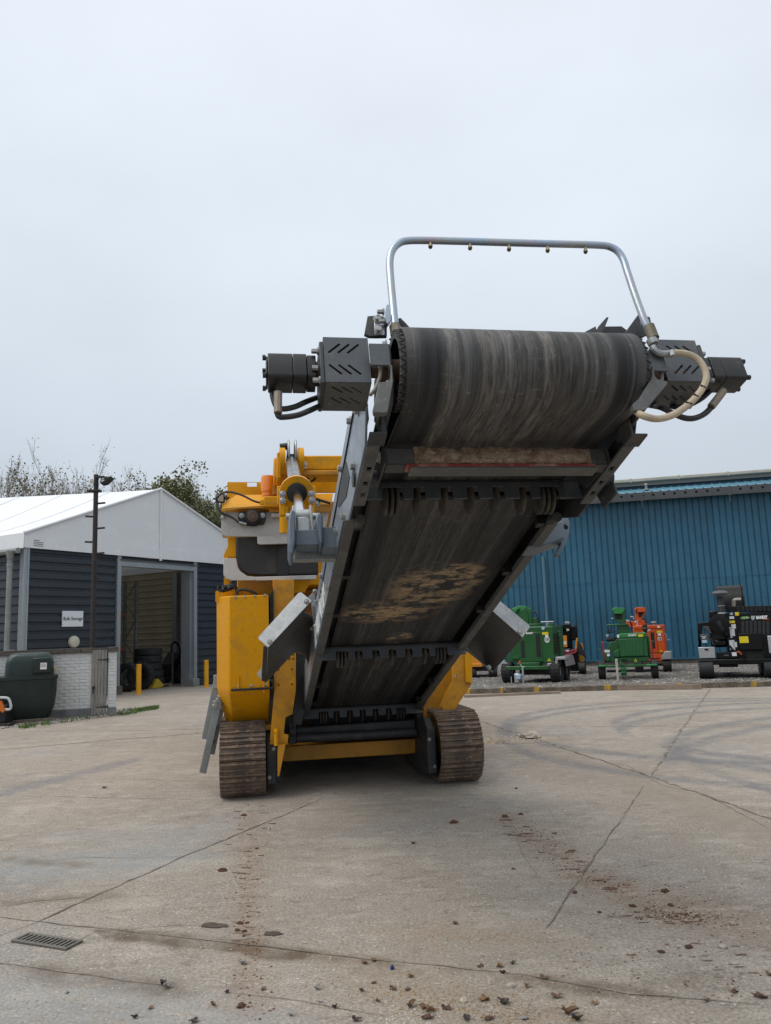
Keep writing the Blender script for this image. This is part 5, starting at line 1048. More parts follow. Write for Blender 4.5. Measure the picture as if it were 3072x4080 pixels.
q.obox(gp + w_*-.16 + Vector((0,.05,-.02)), gp + w_*.16 + Vector((0,.05,-.02)), .05, .16); q.build('collar_bracket', YEL, cyl_, bev=.01)
for sx in (-1, 1):
    for dz in (-.02, -.075): q = MB(); q.hexbolt(gp + w_*sx*.12 + Vector((0,-.04,dz)), (0,-1,0), .02); q.build('collar_bolt', BOLT, cyl_)
q = MB(); q.box(topp.x-.06, topp.x+.06, topp.y-.1, topp.y+.02, topp.z-.1, topp.z+.06); q.build('port_block', BLKM, cyl_, bev=.01)
for sx in (-.035, .045): q = MB(); q.tube([topp + Vector((sx,-.09,.0)), topp + Vector((sx,-.11,.12)), topp + Vector((sx,-.05,.22)), topp + Vector((sx,.1,.18)), topp + Vector((sx,.25,.05))], .014, 8, 4); q.build('port_hose', GALV, cyl_)
q = MB(); q.cyl(topp + Vector((-.13,0,.16)), topp + Vector((-.03,0,.17)), .04, n=14); q.build('port_sensor', BLKM, cyl_)
# arms carrying the portal back to the hull, and the hull itself
q = MB(); A = mp(c5, 745, 250, YP); q.obox((A.x, YP+.1, A.z), (A.x, 2.2, A.z-.3), .12, .25); q.build('portal_arm', YEL, mach, bev=.02); q = MB(); q.obox((1.35, YP+.1, A.z), (1.35, 2.2, A.z-.3), .12, .25); q.build('portal_arm', YEL, mach, bev=.02)
q = MB(); q.box(-1.3, 1.3, 1.0, 6.8, 2.35, 2.9); q.build('hopper_body', YEL, mach, bev=.02)
for s in (-1, 1): q = MB(); q.box(s*.96, s*1.42, 1.2, 7.5, .95, 2.3); q.build('side_shade_body', YEL, mach, bev=.03)  # added side bodies that block light from reaching under the machine
# galvanised wing guards either side of the conveyor
def wing(name, A, B, far, pts, yA, yF, mt, t=.006):
    a, b, f_ = mp(*A, yA), mp(*B, yA), mp(*far, yF); nn = (b-a).cross(f_-a).normalized()
    if nn.y > 0: nn = -nn
    q = MB(); q.sheet([MF.onplane(*A[0](x, y), a, nn) for x, y in pts], nn, t); return q.build(name, mt, mach, bev=.002)
YW = -2.0
wing('wing_flange', (c6,1092,208), (c6,708,620), (c6,622,545), [(972,142),(986,134),(1002,134),(1092,208),(708,620),(622,548),(620,535),(628,520)], YW, YW+.06, GALV)
wing('wing_web', (c6,1092,208), (c6,708,620), (c6,690,930), [(1075,232),(1000,315),(708,624),(668,604),(650,915),(690,932),(925,680),(960,664),(1000,672),(1032,700),(1055,742),(1066,882),(1130,520),(1122,400),(1100,352),(1060,322),(1030,316)], YW+.02, YW+.6, GALV_SHADE)
wing('wing_side', (c6,668,600), (c6,708,625), (c6,652,915), [(668,600),(708,625),(690,930),(650,915)], YW+.01, YW+.62, GALV)
sp_ = wing('wing_foot', (c6,650,800), (c6,650,905), (c6,605,862), [(650,800),(605,858),(612,870),(650,906)], YW+.3, YW+.32, GALV)
wing('wing_bracket', (c6,1062,175), (c6,1122,400), (c6,1108,130), [(1062,178),(1108,132),(1124,150),(1124,400),(1104,350),(1085,210)], YW+.02, YW+.04, GALV)
bolts('wing_bolt', mach, [mp(c6,1048,218,YW-.01), mp(c6,722,575,YW-.01), mp(c6,1128,430,YW-.02), mp(c6,1120,125,YW-.02)], (0,-1,0), .017)
wing('wing_flange', (c8,425,770), (c8,668,985), (c8,725,900), [(482,688),(722,886),(727,898),(722,910),(668,985),(425,770)], YW, YW+.06, GALV)
wing('wing_web', (c8,425,770), (c8,668,985), (c8,430,1262), [(425,772),(668,987),(430,1262),(380,1225),(215,1092),(190,1040)], YW+.02, YW+.6, GALV_SHADE)
wing('wing_lip', (c8,215,1060), (c8,400,1235), (c8,430,1262), [(213,1070),(230,1068),(440,1248),(430,1264),(395,1240)], YW+.3, YW+.32, GALV_SHADE)
bolts('wing_bolt', mach, [mp(c8,648,943,YW-.01), mp(c8,397,1225,YW+.3)], (0,-1,0), .017)
# ================================================================== the parked chippers
def paint(nm, c, d): return mat(nm, c, .36, layers=((d, 1.5, .45, .7, .5), ('5d5a4e', 6, .6, .74, .35)), fine=.08, coat=.15)
GRN = paint('green paint', '0f5224', '0b3f1a'); GRNL = paint('bright green paint', '247a3e', '1b6a33'); ORG = paint('orange paint', 'c64d0b', 'a84008'); BLKP = mat('gloss black paint', '0b0c0e', .35, fine=.04, spec=.25); REDP = paint('red frame paint', '8e2230', '701a26'); ORY = paint('yellow orange paint', 'd08a1e', 'b87414')
ALM = mat('checker aluminium', 'b7b9ba', .35, .6, layers=(('8f9294', 40, .48, .56, .7),), fine=.12); SILV = mat('silver paint', 'a8abab', .4, .4, fine=.06)
STKY = mat('yellow sticker', 'd6c018', .5, layers=(('3a3a20', 30, .6, .66, .7, (1,1,4)),), fine=.05); STKW = mat('white sticker', 'd5d7d8', .5, layers=(('7d7f82', 40, .58, .64, .6, (1,1,3)),), fine=.05)
MESH = mat('dark mesh', '101311', .7, fine=.3, fs=120); LEDG = mat('pale blue cap', '9fb6c8', .4)
class V:                                                    # a vehicle traced in one enlarged view of the photo
    def __init__(s, name, label, cat, base, yaw, c, group=None):
        s.f = Fr(ground(*c(*base)), R(yaw)); s.f.o.z = .05; s.c = c; s.t = thing(name, label, cat, s.f, group=group)
    def p(s, x, y, yl=0.0): return s.f.p3(*s.c(x, y), yl)
    def box(s, name, mt, x0, y0, x1, y1, yl, d, parent=None, bev=.015):
        m_ = (x0+x1)/2, (y0+y1)/2; a, b = s.p(x0, m_[1], yl).x, s.p(x1, m_[1], yl).x; z1, z0 = s.p(m_[0], y0, yl).z, s.p(m_[0], y1, yl).z
        q = MB(); q.box(a, b, yl, yl+d, max(z0, .0), z1); return q.build(name, mt, parent or s.t, bev=bev)
    def poly(s, name, mt, pts, yl, d, parent=None, bev=.01):
        q = MB(); q.prism([(s.p(x, y, yl).x, s.p(x, y, yl).z) for x, y in pts], yl, yl+d); return q.build(name, mt, parent or s.t, bev=bev)
    def tube(s, name, mt, pts, r, parent=None, k=4):
        q = MB(); q.tube([s.p(*a) for a in pts], r, 8, k); return q.build(name, mt, parent or s.t)
    def wheel(s, x0, y0, x1, y1, yl, w=None, rim=SILV, lug=0):
        a, b = s.p(x0, y1, yl), s.p(x1, y1, yl); top = s.p((x0+x1)/2, y0, yl); rr = max(.15, (top.z - 0)/2); cx = (a.x+b.x)/2; ww = w or abs(b.x-a.x)*.92
        wh = tyre_mb(MB(), (0,0,0), (1,0,0), rr, ww, lug).build('wheel', TYR, s.t); wh.location = (cx, yl+rr, rr)
        q = MB(); q.lathe([(rr*.2, -ww*.2), (rr*.57, -ww*.3), (rr*.57, ww*.3), (rr*.2, ww*.2)], (0,0,0), (1,0,0), 20); q.build('rim', rim, wh); return wh
    def stick(s, mt, x0, y0, x1, y1, yl, name='sticker', parent=None): return s.box(name, mt, x0, y0, x1, y1, yl-.006, .005, parent, 0)
    def tri(s, cx, cy, r, yl):
        o = s.poly('warning_triangle', STKY, [(cx, cy-r), (cx+r*1.1, cy+r*.8), (cx-r*1.1, cy+r*.8)], yl-.006, .005, bev=0); s.poly('triangle_mark', BLACKP, [(cx, cy-r*.4), (cx+r*.35, cy+r*.5), (cx-r*.35, cy+r*.5)], yl-.009, .003, o, 0)
    def ce(s, x0, y0, x1, y1, yl):
        o = s.stick(STKW, x0, y0, x1, y1, yl, 'ce_plate'); a, b = s.p(x0, y0, yl), s.p(x1, y1, yl); text('CE', abs(a.z-b.z)*.8, BLACKP, s.t, ((a.x+b.x)/2, yl-.008, (a.z+b.z)/2), (R(90), 0, 0), 'ce_mark', bold=.004)
    def words(s, w, x0, y0, x1, y1, yl, mt=WHITEP, bold=.004, shear=.2):
        a, b = s.p(x0, y0, yl), s.p(x1, y1, yl); h = abs(a.z-b.z); text(w, h*1.25, mt, s.t, ((a.x+b.x)/2, yl-.006, (a.z+b.z)/2), (R(90), 0, 0), 'lettering', sx=abs(b.x-a.x)/(h*1.25*.66*len(w)), bold=bold, shear=shear)
# ---- A: big green chipper behind the silver wing
a = V('wood_chipper', 'large dark green wood chipper with twin right wheels nearest the machine', 'wood chipper', (600, 1050), -24, crop(.36014, 1900, 2350))
hd = a.box('engine_hood', GRN, 462, 405, 842, 808, 0, 1.6, bev=.03); a.box('hood_door', GRN, 470, 470, 722, 795, -.012, .02); a.box('corner_panel', GRN, 730, 410, 846, 805, -.016, .02)
a.box('mesh_vent', MESH, 488, 560, 530, 752, -.018, .012); a.box('mesh_vent', MESH, 654, 485, 706, 746, -.018, .012)
a.words('BANDIT', 540, 472, 625, 490, -.014); a.stick(STKY, 722, 468, 790, 496, -.018); a.stick(STKW, 756, 498, 790, 528, -.018); a.ce(750, 530, 803, 570, -.018); a.stick(STKW, 762, 572, 795, 584, -.018); a.tri(800, 774, 20, -.018)
q = MB(); p = a.p(733, 425, -.02); q.lathe([(.05, 0), (.05, .02)], p, (0,-1,0), 14); q.build('lifting_eye', LEDG, a.t)
xs_ = a.p(846, 600, 0).x
for k in range(14):
    z = a.p(846, 490, 0).z - .045*k; q = MB(); q.box(xs_-.02, xs_+.012, .12, .7, z-.012, z+.012); q.build('louvre', MESH, hd)
a.box('radiator_side', GRN, 846, 455, 925, 735, .75, .5); a.box('grab_rail', GRN, 850, 498, 940, 508, .6, .02)
a.poly('chute', GRNL, [(380,215),(450,180),(535,178),(570,270),(590,400),(560,390),(440,268)], .5, .45); a.poly('chute_side', GRN, [(445,262),(540,190),(575,300),(575,400),(500,360)], .42, .1); a.box('chute_post', GRN, 575, 205, 604, 405, .35, .1); a.box('chute_base', GRN, 600, 312, 662, 405, .4, .35)
a.poly('chute_deflector', GRNL, [(380,212),(400,200),(460,205),(420,262),(395,235)], .35, .2); a.tube('hydraulic_hose', BLK, [(600,238,.33),(640,245,.33),(672,290,.33),(680,350,.33),(672,400,.33)], .025); a.box('turret_ring', GRN, 540, 375, 690, 405, .3, .6)
a.box('light_bar', SILV, 706, 348, 850, 362, .1, .05); a.tube('bar_post', SILV, [(778,362,.12),(778,405,.12)], .02, k=0); a.box('exhaust_box', GRN, 755, 375, 840, 408, .3, .3)
a.box('frame_rail', GRN, 318, 845, 790, 886, -.25, .12); a.box('frame_beam', GRN, 440, 806, 690, 846, -.15, .5); a.box('under_frame', DKSTEEL, 470, 880, 860, 940, .2, 1.6)
a.poly('fender', ALM, [(780,815),(868,810),(870,745),(970,740),(985,770),(895,775),(888,880),(780,886)], -.1, .5); a.poly('fender_top', ALM, [(868,742),(972,738),(1000,845),(985,850),(962,762),(868,765)], .2, 1.3); a.poly('fender', ALM, [(232,845),(300,778),(312,805),(340,808),(338,892),(230,892)], -.1, .5)
a.poly('infeed_side', GRN, [(350,720),(470,600),(470,806),(312,806)], .1, .6); a.poly('infeed_drum', GRN, [(400,620),(480,560),(480,770),(380,770)], .0, .3)
a.wheel(250, 800, 400, 1062, -.25, lug=20, w=.3); a.wheel(808, 775, 925, 1048, -.2, lug=20, w=.3); a.wheel(895, 775, 990, 1030, .65, lug=20, w=.3)
a.tube('jack_leg', SILV, [(505,850,-.4),(512,950,-.4),(518,1070,-.4)], .03, k=0); a.tube('jack_handle', SILV, [(480,825,-.4),(505,855,-.4),(530,850,-.4)], .018); a.box('jack_foot', DKSTEEL, 500, 1050, 536, 1078, -.45, .12); a.box('jack_head', ORG, 464, 785, 482, 822, -.4, .05)
a.box('coupling', LEDG, 432, 938, 482, 992, -.5, .3); a.box('coupling_body', SILV, 412, 925, 470, 1035, -.35, .3, bev=.03); a.tube('hand_crank', SILV, [(380,960,-.4),(385,1035,-.4),(360,1042,-.4)], .016, k=0)
# ---- tracked black and orange chipper behind it
b = V('tracked_chipper', 'black and orange tracked chipper with red frame behind the green one', 'wood chipper', (1190, 948), -15, crop(.36014, 1900, 2350))
b.box('feed_hopper', BLKP, 878, 385, 1040, 440, -.1, .5); b.box('engine_block', BLKP, 895, 440, 1050, 650, .1, .8, bev=.05); b.box('exhaust_stack', BLKP, 1030, 395, 1110, 560, .0, .7, bev=.05); b.poly('turret', SILV, [(965,370),(985,350),(1025,352),(1025,378)], .1, .2); b.box('control_box', CREAM, 990, 432, 1022, 458, -.12, .08); b.box('control_box', CREAM, 850, 425, 878, 445, -.12, .08)
b.poly('side_panel', ORY, [(925,508),(995,506),(1002,634),(940,636)], -.05, .1); b.stick(STKW, 952, 570, 990, 605, -.052); b.poly('guard_bar', ORY, [(1098,535),(1116,530),(1104,662),(1085,660)], -.08, .06)
b.tube('red_frame', REDP, [(920,660,-.2),(1000,690,-.2),(1105,660,-.2)], .035, k=0); b.tube('red_frame', REDP, [(960,735,-.2),(1090,690,-.2),(1108,668,-.2)], .035, k=0); b.box('red_frame', REDP, 918, 680, 952, 730, -.15, .2); b.tube('red_frame', REDP, [(960,640,-.18),(985,745,-.18)], .03, k=0); b.stick(STKW, 985, 665, 1018, 682, -.22)
b.poly('rubber_skirt', BLK, [(1120,560),(1150,600),(1195,700),(1222,762),(1180,735),(1125,712)], -.1, .04); b.poly('rear_hood', ORY, [(1140,590),(1165,595),(1180,660),(1186,812),(1130,816),(1128,720),(1150,735)], .3, .6)
b.box('column', BLKP, 1035, 650, 1125, 870, .1, .5); b.box('lower_frame', GRN, 985, 770, 1035, 825, .1, .3); b.box('under_body', DKSTEEL, 1000, 820, 1140, 900, .2, .6)
def crawler(v, x0, x1, yl, L_, h):
    t = bpy.data.objects.new('crawler_track', None); COL.objects.link(t); t.parent = v.t; r_ = h/2; n = 30
    q = MB(); q.prismx([(yl+.1+r_*.8*math.sin(R(a))*-1, r_ - r_*.8*math.cos(R(a))) for a in range(0, 181, 20)] + [(yl+L_-.1+r_*.8*math.sin(R(a)), r_ + r_*.8*math.cos(R(a))) for a in range(0, 181, 20)], x0+.02, x1-.02); q.build('belt', TYR, t)
    q = MB(); tot = 2*(L_-2*r_) + 2*math.pi*r_; n = int(tot/.1); Lf = L_-2*r_
    for i in range(n):
        d = i*tot/n
        if d < Lf: y, z, a_ = yl+r_+d, .03, 0
        elif d < Lf+math.pi*r_: k = (d-Lf)/r_; y, z, a_ = yl+L_-r_+r_*math.sin(k)*.95, r_-r_*math.cos(k)*.92, k
        elif d < 2*Lf+math.pi*r_: y, z, a_ = yl+L_-r_-(d-Lf-math.pi*r_), h-.03, 0
        else: k = (d-2*Lf-math.pi*r_)/r_; y, z, a_ = yl+r_-r_*math.sin(k)*.95, r_+r_*math.cos(k)*.92, k
        q.obox((x0, y, z), (x1, y, z), .05, .05, (0, math.sin(a_), math.cos(a_)))
    q.build('lugs', TYR, t)
p0, p1 = b.p(1128, 940, -.4), b.p(1205, 940, -.4); crawler(b, p0.x, p1.x, -.4, 1.9, .42); crawler(b, p0.x-1.15, p1.x-1.15, -.4, 1.9, .42)
# ---- B: mid green chipper on two road wheels
c_ = crop(.30012, 2300, 2300)
g = V('wood_chipper', 'mid green wood chipper with slotted hood and two road wheels', 'wood chipper', (690, 1375), -14, c_)
hd = g.box('engine_hood', GRN, 548, 745, 938, 1060, 0, 1.2, bev=.03); g.box('hood_top', GRNL, 560, 742, 918, 800, -.015, .9, bev=.02); g.box('hood_grille', GRN, 555, 815, 880, 1050, -.02, .03)
for i in range(6):
    for k in range(9):
        if i in (0, 5) and k < 3: continue
        x, y = 602 + 48*i, 848 + 22*k; g.box('grille_slot', GRNL, x, y-3, x+20, y+3, -.026, .01, hd, 0)
g.words('BANDIT', 668, 760, 790, 780, -.017); g.stick(STKY, 810, 758, 885, 790, -.018); q = MB(); q.lathe([(.035, .0), (.05, .0), (.05, .02), (.035, .02)], g.p(895, 775, -.02), (0,-1,0), 14, caps=False); q.build('lifting_eye', GRN, g.t)
g.poly('chute_hood', GRNL, [(465,420),(490,403),(634,405),(625,440),(600,485),(482,485),(484,455),(463,445)], .1, .55); g.poly('chute', GRN, [(484,486),(602,486),(634,420),(640,610),(520,608),(500,560)], .2, .4); g.poly('chute_throat', MESH, [(492,488),(598,488),(592,560),(510,560)], .19, .01, bev=0); g.box('chute_clamp', SILV, 450, 540, 488, 552, .2, .05)
g.box('turret_plate', GRN, 395, 620, 680, 645, .1, .7); g.poly('chute_stem', GRN, [(540,640),(690,640),(708,745),(535,745)], .2, .5); g.tube('chain_hook', DKSTEEL, [(420,690,.1),(420,725,.1),(455,732,.1),(488,712,.1),(512,705,.1)], .02); g.tube('crank', DKSTEEL, [(450,650,.1),(452,732,.1)], .02, k=0)
g.tube('hose', BLK, [(640,570,.1),(700,590,.1),(725,650,.1),(715,715,.1)], .025); g.tube('chute_lever', SILV, [(645,572,.08),(690,585,.08)], .025, k=0); g.tube('exhaust', SILV, [(885,740,.3),(905,715,.3),(902,680,.3)], .04); g.lath = None
q = MB(); p = g.p(900, 690, .3); q.lathe([(.04, -.12), (.09, .02), (.07, .05), (.07, .14)], p, (0,0,1), 14); q.build('air_intake', BLK, g.t)
g.poly('engine_cluster', GRN, [(375,1000),(430,880),(500,850),(548,800),(548,1060),(480,1060),(478,1000)], .15, .8); g.box('drum_housing', GRN, 358, 960, 436, 1122, -.05, 1.0, bev=.03); g.stick(STKW, 362, 965, 432, 998, -.052); g.stick(STKW, 394, 1015, 432, 1048, -.052); g.poly('belt_guard', GRN, [(478,1000),(545,950),(560,960),(560,1060),(480,1060)], -.03, .2); g.box('radiator_cap', SILV, 384, 760, 420, 798, .3, .1); g.box('battery', BLK, 385, 800, 540, 850, .3, .3, bev=.04); g.box('manual_tube', STKW, 528, 765, 560, 808, -.03, .05)
g.box('feed_guard_bar', REDP, 336, 850, 360, 1105, -.05, .06); g.box('feed_guard_bar', REDP, 986, 835, 1002, 1090, -.05, .06); g.tube('control_bar', GRN, [(275,958,.0),(322,955,.0),(322,870,.0),(480,868,.0)], .015, k=0); g.tube('control_bar', GRN, [(945,855,.0),(1025,850,.0)], .015, k=0); g.box('side_rail', GRN, 942, 780, 970, 1080, .1, .3)
g.box('cross_member', GRN, 360, 1062, 950, 1122, .02, .5); g.box('frame_rail', GRN, 280, 1162, 1062, 1192, -.35, .14); g.box('fender_strip', GRNL, 282, 1165, 390, 1190, -.38, .06); g.box('fender_strip', GRNL, 920, 1152, 1062, 1178, -.38, .06); g.box('slot_panel', MESH, 590, 1085, 655, 1112, .0, .03); g.tri(775, 1100, 20, .02); g.box('tri_bracket', GRN, 755, 1118, 805, 1160, -.1, .1)
g.box('axle', DKSTEEL, 395, 1228, 1000, 1258, .2, .15); g.box('tow_coupling', GRN, 580, 1200, 658, 1310, -.7, .3, bev=.02); g.box('tow_coupling_lip', GRN, 585, 1262, 640, 1278, -.74, .05); g.box('drawbar', GRN, 570, 1130, 600, 1200, -.5, .5)
g.box('jack_leg', CREAM, 515, 1082, 548, 1405, -.7, .06); g.box('jack_foot', SILV, 505, 1405, 572, 1424, -.75, .2); g.box('safety_ball', SILV, 905, 1270, 932, 1308, .0, .08, bev=.03)
g.wheel(286, 1112, 394, 1380, -.3); g.wheel(1002, 1092, 1098, 1370, -.3)
# ---- C: orange chipper behind it
o_ = V('wood_chipper', 'bright orange wood chipper standing behind the mid green one', 'wood chipper', (960, 1285), -22, c_)
o_.box('engine_hood', ORG, 750, 640, 1162, 1010, 0, 1.3, bev=.03); o_.box('hood_top', ORG, 756, 636, 1142, 684, -.02, 1.0, bev=.02); o_.box('mesh_vent', MESH, 978, 730, 1028, 945, -.01, .012); o_.box('door_seam', MESH, 1055, 700, 1060, 1000, -.006, .01)
o_.words('BANDIT', 880, 692, 975, 716, -.004); o_.stick(STKY, 1055, 710, 1125, 738, -.004); o_.stick(STKW, 1072, 744, 1112, 776, -.004); o_.ce(1070, 798, 1124, 838, -.004); o_.tri(1112, 978, 20, -.004); o_.stick(STKW, 1062, 645, 1098, 670, -.024)
o_.poly('chute_hood', ORG, [(755,420),(790,398),(895,400),(904,460),(800,465),(790,420),(770,470)], .2, .5); o_.poly('chute', ORG, [(765,440),(800,468),(900,462),(858,560),(858,600),(765,600)], .3, .4); o_.poly('chute_throat', MESH, [(812,470),(880,468),(850,530),(815,530)], .29, .01, bev=0); o_.box('turret', ORG, 650, 580, 905, 655, .3, .7); o_.tube('hose', BLK, [(860,540,.2),(900,560,.2),(915,610,.2)], .03); o_.tube('bracket', SILV, [(705,522,.2),(745,530,.2),(750,560,.2)], .025, k=0); o_.tube('bracket', SILV, [(765,600,.1),(800,575,.1),(800,650,.1)], .03, k=0)
o_.tube('vent_stack', SILV, [(1015,640,.2),(1015,605,.2)], .03, k=0); o_.box('vent_cap', SILV, 980, 590, 1048, 605, .1, .25); o_.tube('side_handle', SILV, [(1155,752,.1),(1180,758,.1),(1190,830,.1),(1230,832,.1)], .015, k=0)
o_.box('frame_rail', ORG, 940, 1015, 1130, 1110, .0, 1.5); o_.poly('fender', ALM, [(1120,1045),(1165,985),(1245,982),(1252,1085),(1120,1092)], -.1, .9); o_.box('inner_rail', REDP, 960, 1060, 1090, 1082, -.02, .05); o_.box('axle', DKSTEEL, 800, 1150, 1150, 1180, .2, .2)
o_.wheel(1142, 1085, 1262, 1285, -.1, lug=18); o_.wheel(770, 1090, 880, 1290, -.1, lug=18)
# ---- D: black chipper on tracks at right edge
d_ = V('wood_chipper', 'gloss black tracked chipper with louvred hood at the right edge', 'wood chipper', (1100, 1815), -22, crop(.2533, 2650, 2250))
hd = d_.box('engine_hood', BLKP, 965, 735, 2400, 1470, 0, 1.6, bev=.03); d_.poly('hood_top', BLKP, [(965,735),(985,655),(2350,630),(2400,735)], -.01, 1.5)
for i in range(9): d_.box('top_louvre', MESH, 1138+68*i, 662, 1176+68*i, 736, -.016, .01, hd, 0)
SLOT = mat('slot edge grey', '4a4d50', .5)
for i in range(7):
    for k in range(12): d_.box('louvre_slot', SLOT, 1200+66*i, 888+18*k, 1245+66*i, 894+18*k, -.008, .01, hd, 0)
d_.words('BANDIT', 1420, 808, 1620, 852, -.004, bold=.008, shear=0); d_.poly('shield_emblem', SILV, [(1350,805),(1412,803),(1412,850),(1382,875),(1352,850)], -.008, .006, bev=0); d_.poly('green_emblem', mat('green badge', '5f8a4a', .5, layers=(('b8c8a0', 30, .5, .6, .8),)), [(1180,835),(1215,815),(1300,812),(1330,830),(1300,852),(1200,855)], -.008, .006, bev=0); d_.stick(ORG, 1545, 850, 1630, 862, -.002)
for nm, mt, r_ in (('sticker', STKW, (1012,812,1086,852)), ('sticker', STKY, (992,880,1098,920)), ('sticker', STKW, (1042,936,1112,1004)), ('sticker', STKW, (990,980,1038,1004)), ('sticker', STKW, (1022,1008,1096,1122)), ('sticker', STKW, (1014,1185,1096,1340)), ('sticker', STKW, (1070,1215,1132,1296)), ('sticker', STKY, (1100,745,1160,800)), ('sticker', STKW, (1030,1130,1060,1150))): d_.stick(mt, *r_, -.002, nm)
q = MB(); q.lathe([(.045, 0), (.045, .015)], d_.p(1042, 768, -.005), (0,-1,0), 14); q.build('round_sticker', LEDG, d_.t); d_.poly('lifting_eye', BLKP, [(1005,770),(1015,705),(1060,700),(1085,770)], -.02, .03)
d_.box('access_panel', BLKP, 1158, 1078, 1530, 1340, -.12, .12); d_.box('instruction_plate', STKY, 1168, 1128, 1312, 1230, -.128, .006, bev=0); d_.box('recess', MESH, 1270, 1345, 1560, 1475, -.02, .03); d_.box('white_panel', ALM, 1622, 1115, 1800, 1395, -.15, .05)
q = MB(); cxz = d_.p(1160, 640, 1.7); rad = abs(d_.p(1075, 295, 1.7).z - cxz.z)
pr = [(math.cos(R(t)), math.sin(R(t))) for t in range(0, 181, 12)]
q.loft([[(cxz.x + x_, 1.7 - rad*.55 + rad*c__*.9, cxz.z - .1 + rad*s__*1.05) for c__, s__ in pr] for x_ in (-.62, .1)]); q.build('chute_drum', BLKP, d_.t, bev=.02)
q = MB(); q.loft([[(cxz.x + x_, 1.7 - rad*.55 + rad*c__*.95, cxz.z - .1 + rad*s__*1.1) for c__, s__ in pr] for x_ in (.1, .14)]); q.build('chute_flange', BLKP, d_.t)
q = MB(); q.prism([(cxz.x-.6, cxz.z-.1), (cxz.x+.08, cxz.z-.1), (cxz.x+.1, cxz.z+rad*.66), (cxz.x-.55, cxz.z+rad*.6)], 1.12, 1.16); q.build('chute_opening', MESH, d_.t)
q = MB(); p = d_.p(880, 640, -.05); z0_ = d_.p(880, 860, -.05).z - p.z; q.lathe([(.1, z0_), (.1, 0), (.09, .02), (.09, .27)], p, (0,0,1), 18); q.lathe([(.11, 0), (.11, .03)], p, (0,0,1), 18); st_ = q.build('intake_stack', BLK, d_.t); q = MB(); q.lathe([(.09, .3), (.24, .32), (.24, .36), (.16, .42), (.02, .44)], p, (0,0,1), 22); q.build('rain_cap', GUT, st_)
q = MB(); q.lathe([(.105, 0), (.105, .03)], p + Vector((0,0,-.02)), (0,0,1), 18); q.lathe([(.115, z0_*.6), (.115, z0_*.6+.04)], p, (0,0,1), 18); q.build('band_clamp', SILV, st_)
d_.tube('exhaust_pipe', mat('exhaust steel', '9b958a', .35, .8, fine=.1), [(1078,715,.2),(1078,620,.2),(1090,565,.2),(1130,552,.2),(1195,552,.2)], .06, k=5)
q = MB(); q.lathe([(.1, -.05), (.26, -.04), (.28, .02), (.28, .3), (.2, .32)], d_.p(850, 930, .1), (0,-1,0), 24); q.build('air_filter', BLKP, d_.t); d_.tube('ribbed_duct', BLK, [(838,885,-.25),(860,950,-.25),(900,1030,-.2)], .07, k=4)
d_.box('engine_mass', DKSTEEL, 700, 780, 965, 1290, .2, .8, bev=.04); d_.box('valve_block', BLKP, 690, 730, 850, 830, .1, .5, bev=.03); d_.poly('feed_hopper', BLKP, [(514,918),(695,905),(720,960),(745,1085),(690,1085),(590,975),(580,1090),(540,1095),(528,1290),(560,1290),(560,1200),(515,1200)], .15, .9); d_.poly('hopper_slope', GUT, [(590,970),(690,965),(740,1080),(700,1085)], .12, .03); d_.poly('control_panel', GUT, [(545,1095),(680,1090),(690,1180),(640,1230),(565,1190)], .0, .3); d_.stick(WHITEP, 572, 1125, 650, 1132, .0); d_.stick(WHITEP, 590, 1145, 632, 1160, .0); d_.stick(LEDG, 580, 1185, 660, 1228, -.01); d_.box('pump_body', BLKP, 760, 1170, 990, 1300, .05, .5, bev=.08); d_.box('fuel_filter', BLKP, 915, 1020, 1010, 1130, -.05, .25, bev=.03)
d_.tube('hose', BLK, [(690,1130,-.02),(740,1200,-.02),(770,1260,-.02)], .03); d_.tube('hose', BLK, [(1010,1270,-.05),(1060,1330,-.05),(1130,1380,-.05)], .03); d_.tube('strap', ORG, [(1130,1372,-.05),(1170,1378,-.05),(1200,1410,-.05)], .03)
d_.box('tool_box', ALM, 530, 1298, 785, 1470, -.2, .5, bev=.01); d_.box('box_latch', DKSTEEL, 622, 1320, 682, 1350, -.21, .012, bev=0); d_.box('frame_skirt', BLKP, 808, 1378, 1140, 1475, -.15, .4); d_.stick(STKW, 1052, 1378, 1126, 1436, -.152); d_.stick(GUT, 925, 1412, 1000, 1436, -.152)
d_.box('cross_frame', BLKP, 535, 1478, 2400, 1565, -.3, .5, bev=.02); d_.poly('tow_plate', BLKP, [(1125,1500),(1170,1478),(1270,1478),(1300,1500),(1240,1530),(1180,1530)], -.36, .06); d_.box('centre_frame', DKSTEEL, 850, 1560, 1150, 1612, .2, 2.5)
p0, p1 = d_.p(525, 1600, -.35), d_.p(765, 1600, -.35); crawler(d_, p0.x, p1.x, -.35, 3.0, abs(d_.p(640, 1500, -.35).z)); 
p0, p1 = d_.p(1550, 1600, -.35), d_.p(1790, 1600, -.35); crawler(d_, p0.x, p1.x, -.35, 3.0, abs(d_.p(1640, 1500, -.35).z))
# ---- orange vehicle glimpsed between the bracket and the wing
r = V('orange_vehicle', 'orange and black wheeled vehicle half hidden behind the silver wing', 'vehicle', (440, 1318), -10, crop(.49735, 1750, 2050))
r.box('body', ORY, 180, 1120, 400, 1222, 0, 1.6, bev=.05); r.box('lower_trim', ORY, 240, 1195, 345, 1222, -.1, .1); r.box('chassis', DKSTEEL, 200, 1222, 420, 1255, .1, 1.6); r.wheel(395, 1215, 468, 1322, -.1, rim=WHITEP); r.wheel(230, 1225, 300, 1322, -.1, rim=WHITEP)
q = MB(); r.box('side_rail', SILV, 260, 1110, 420, 1122, .0, .05)
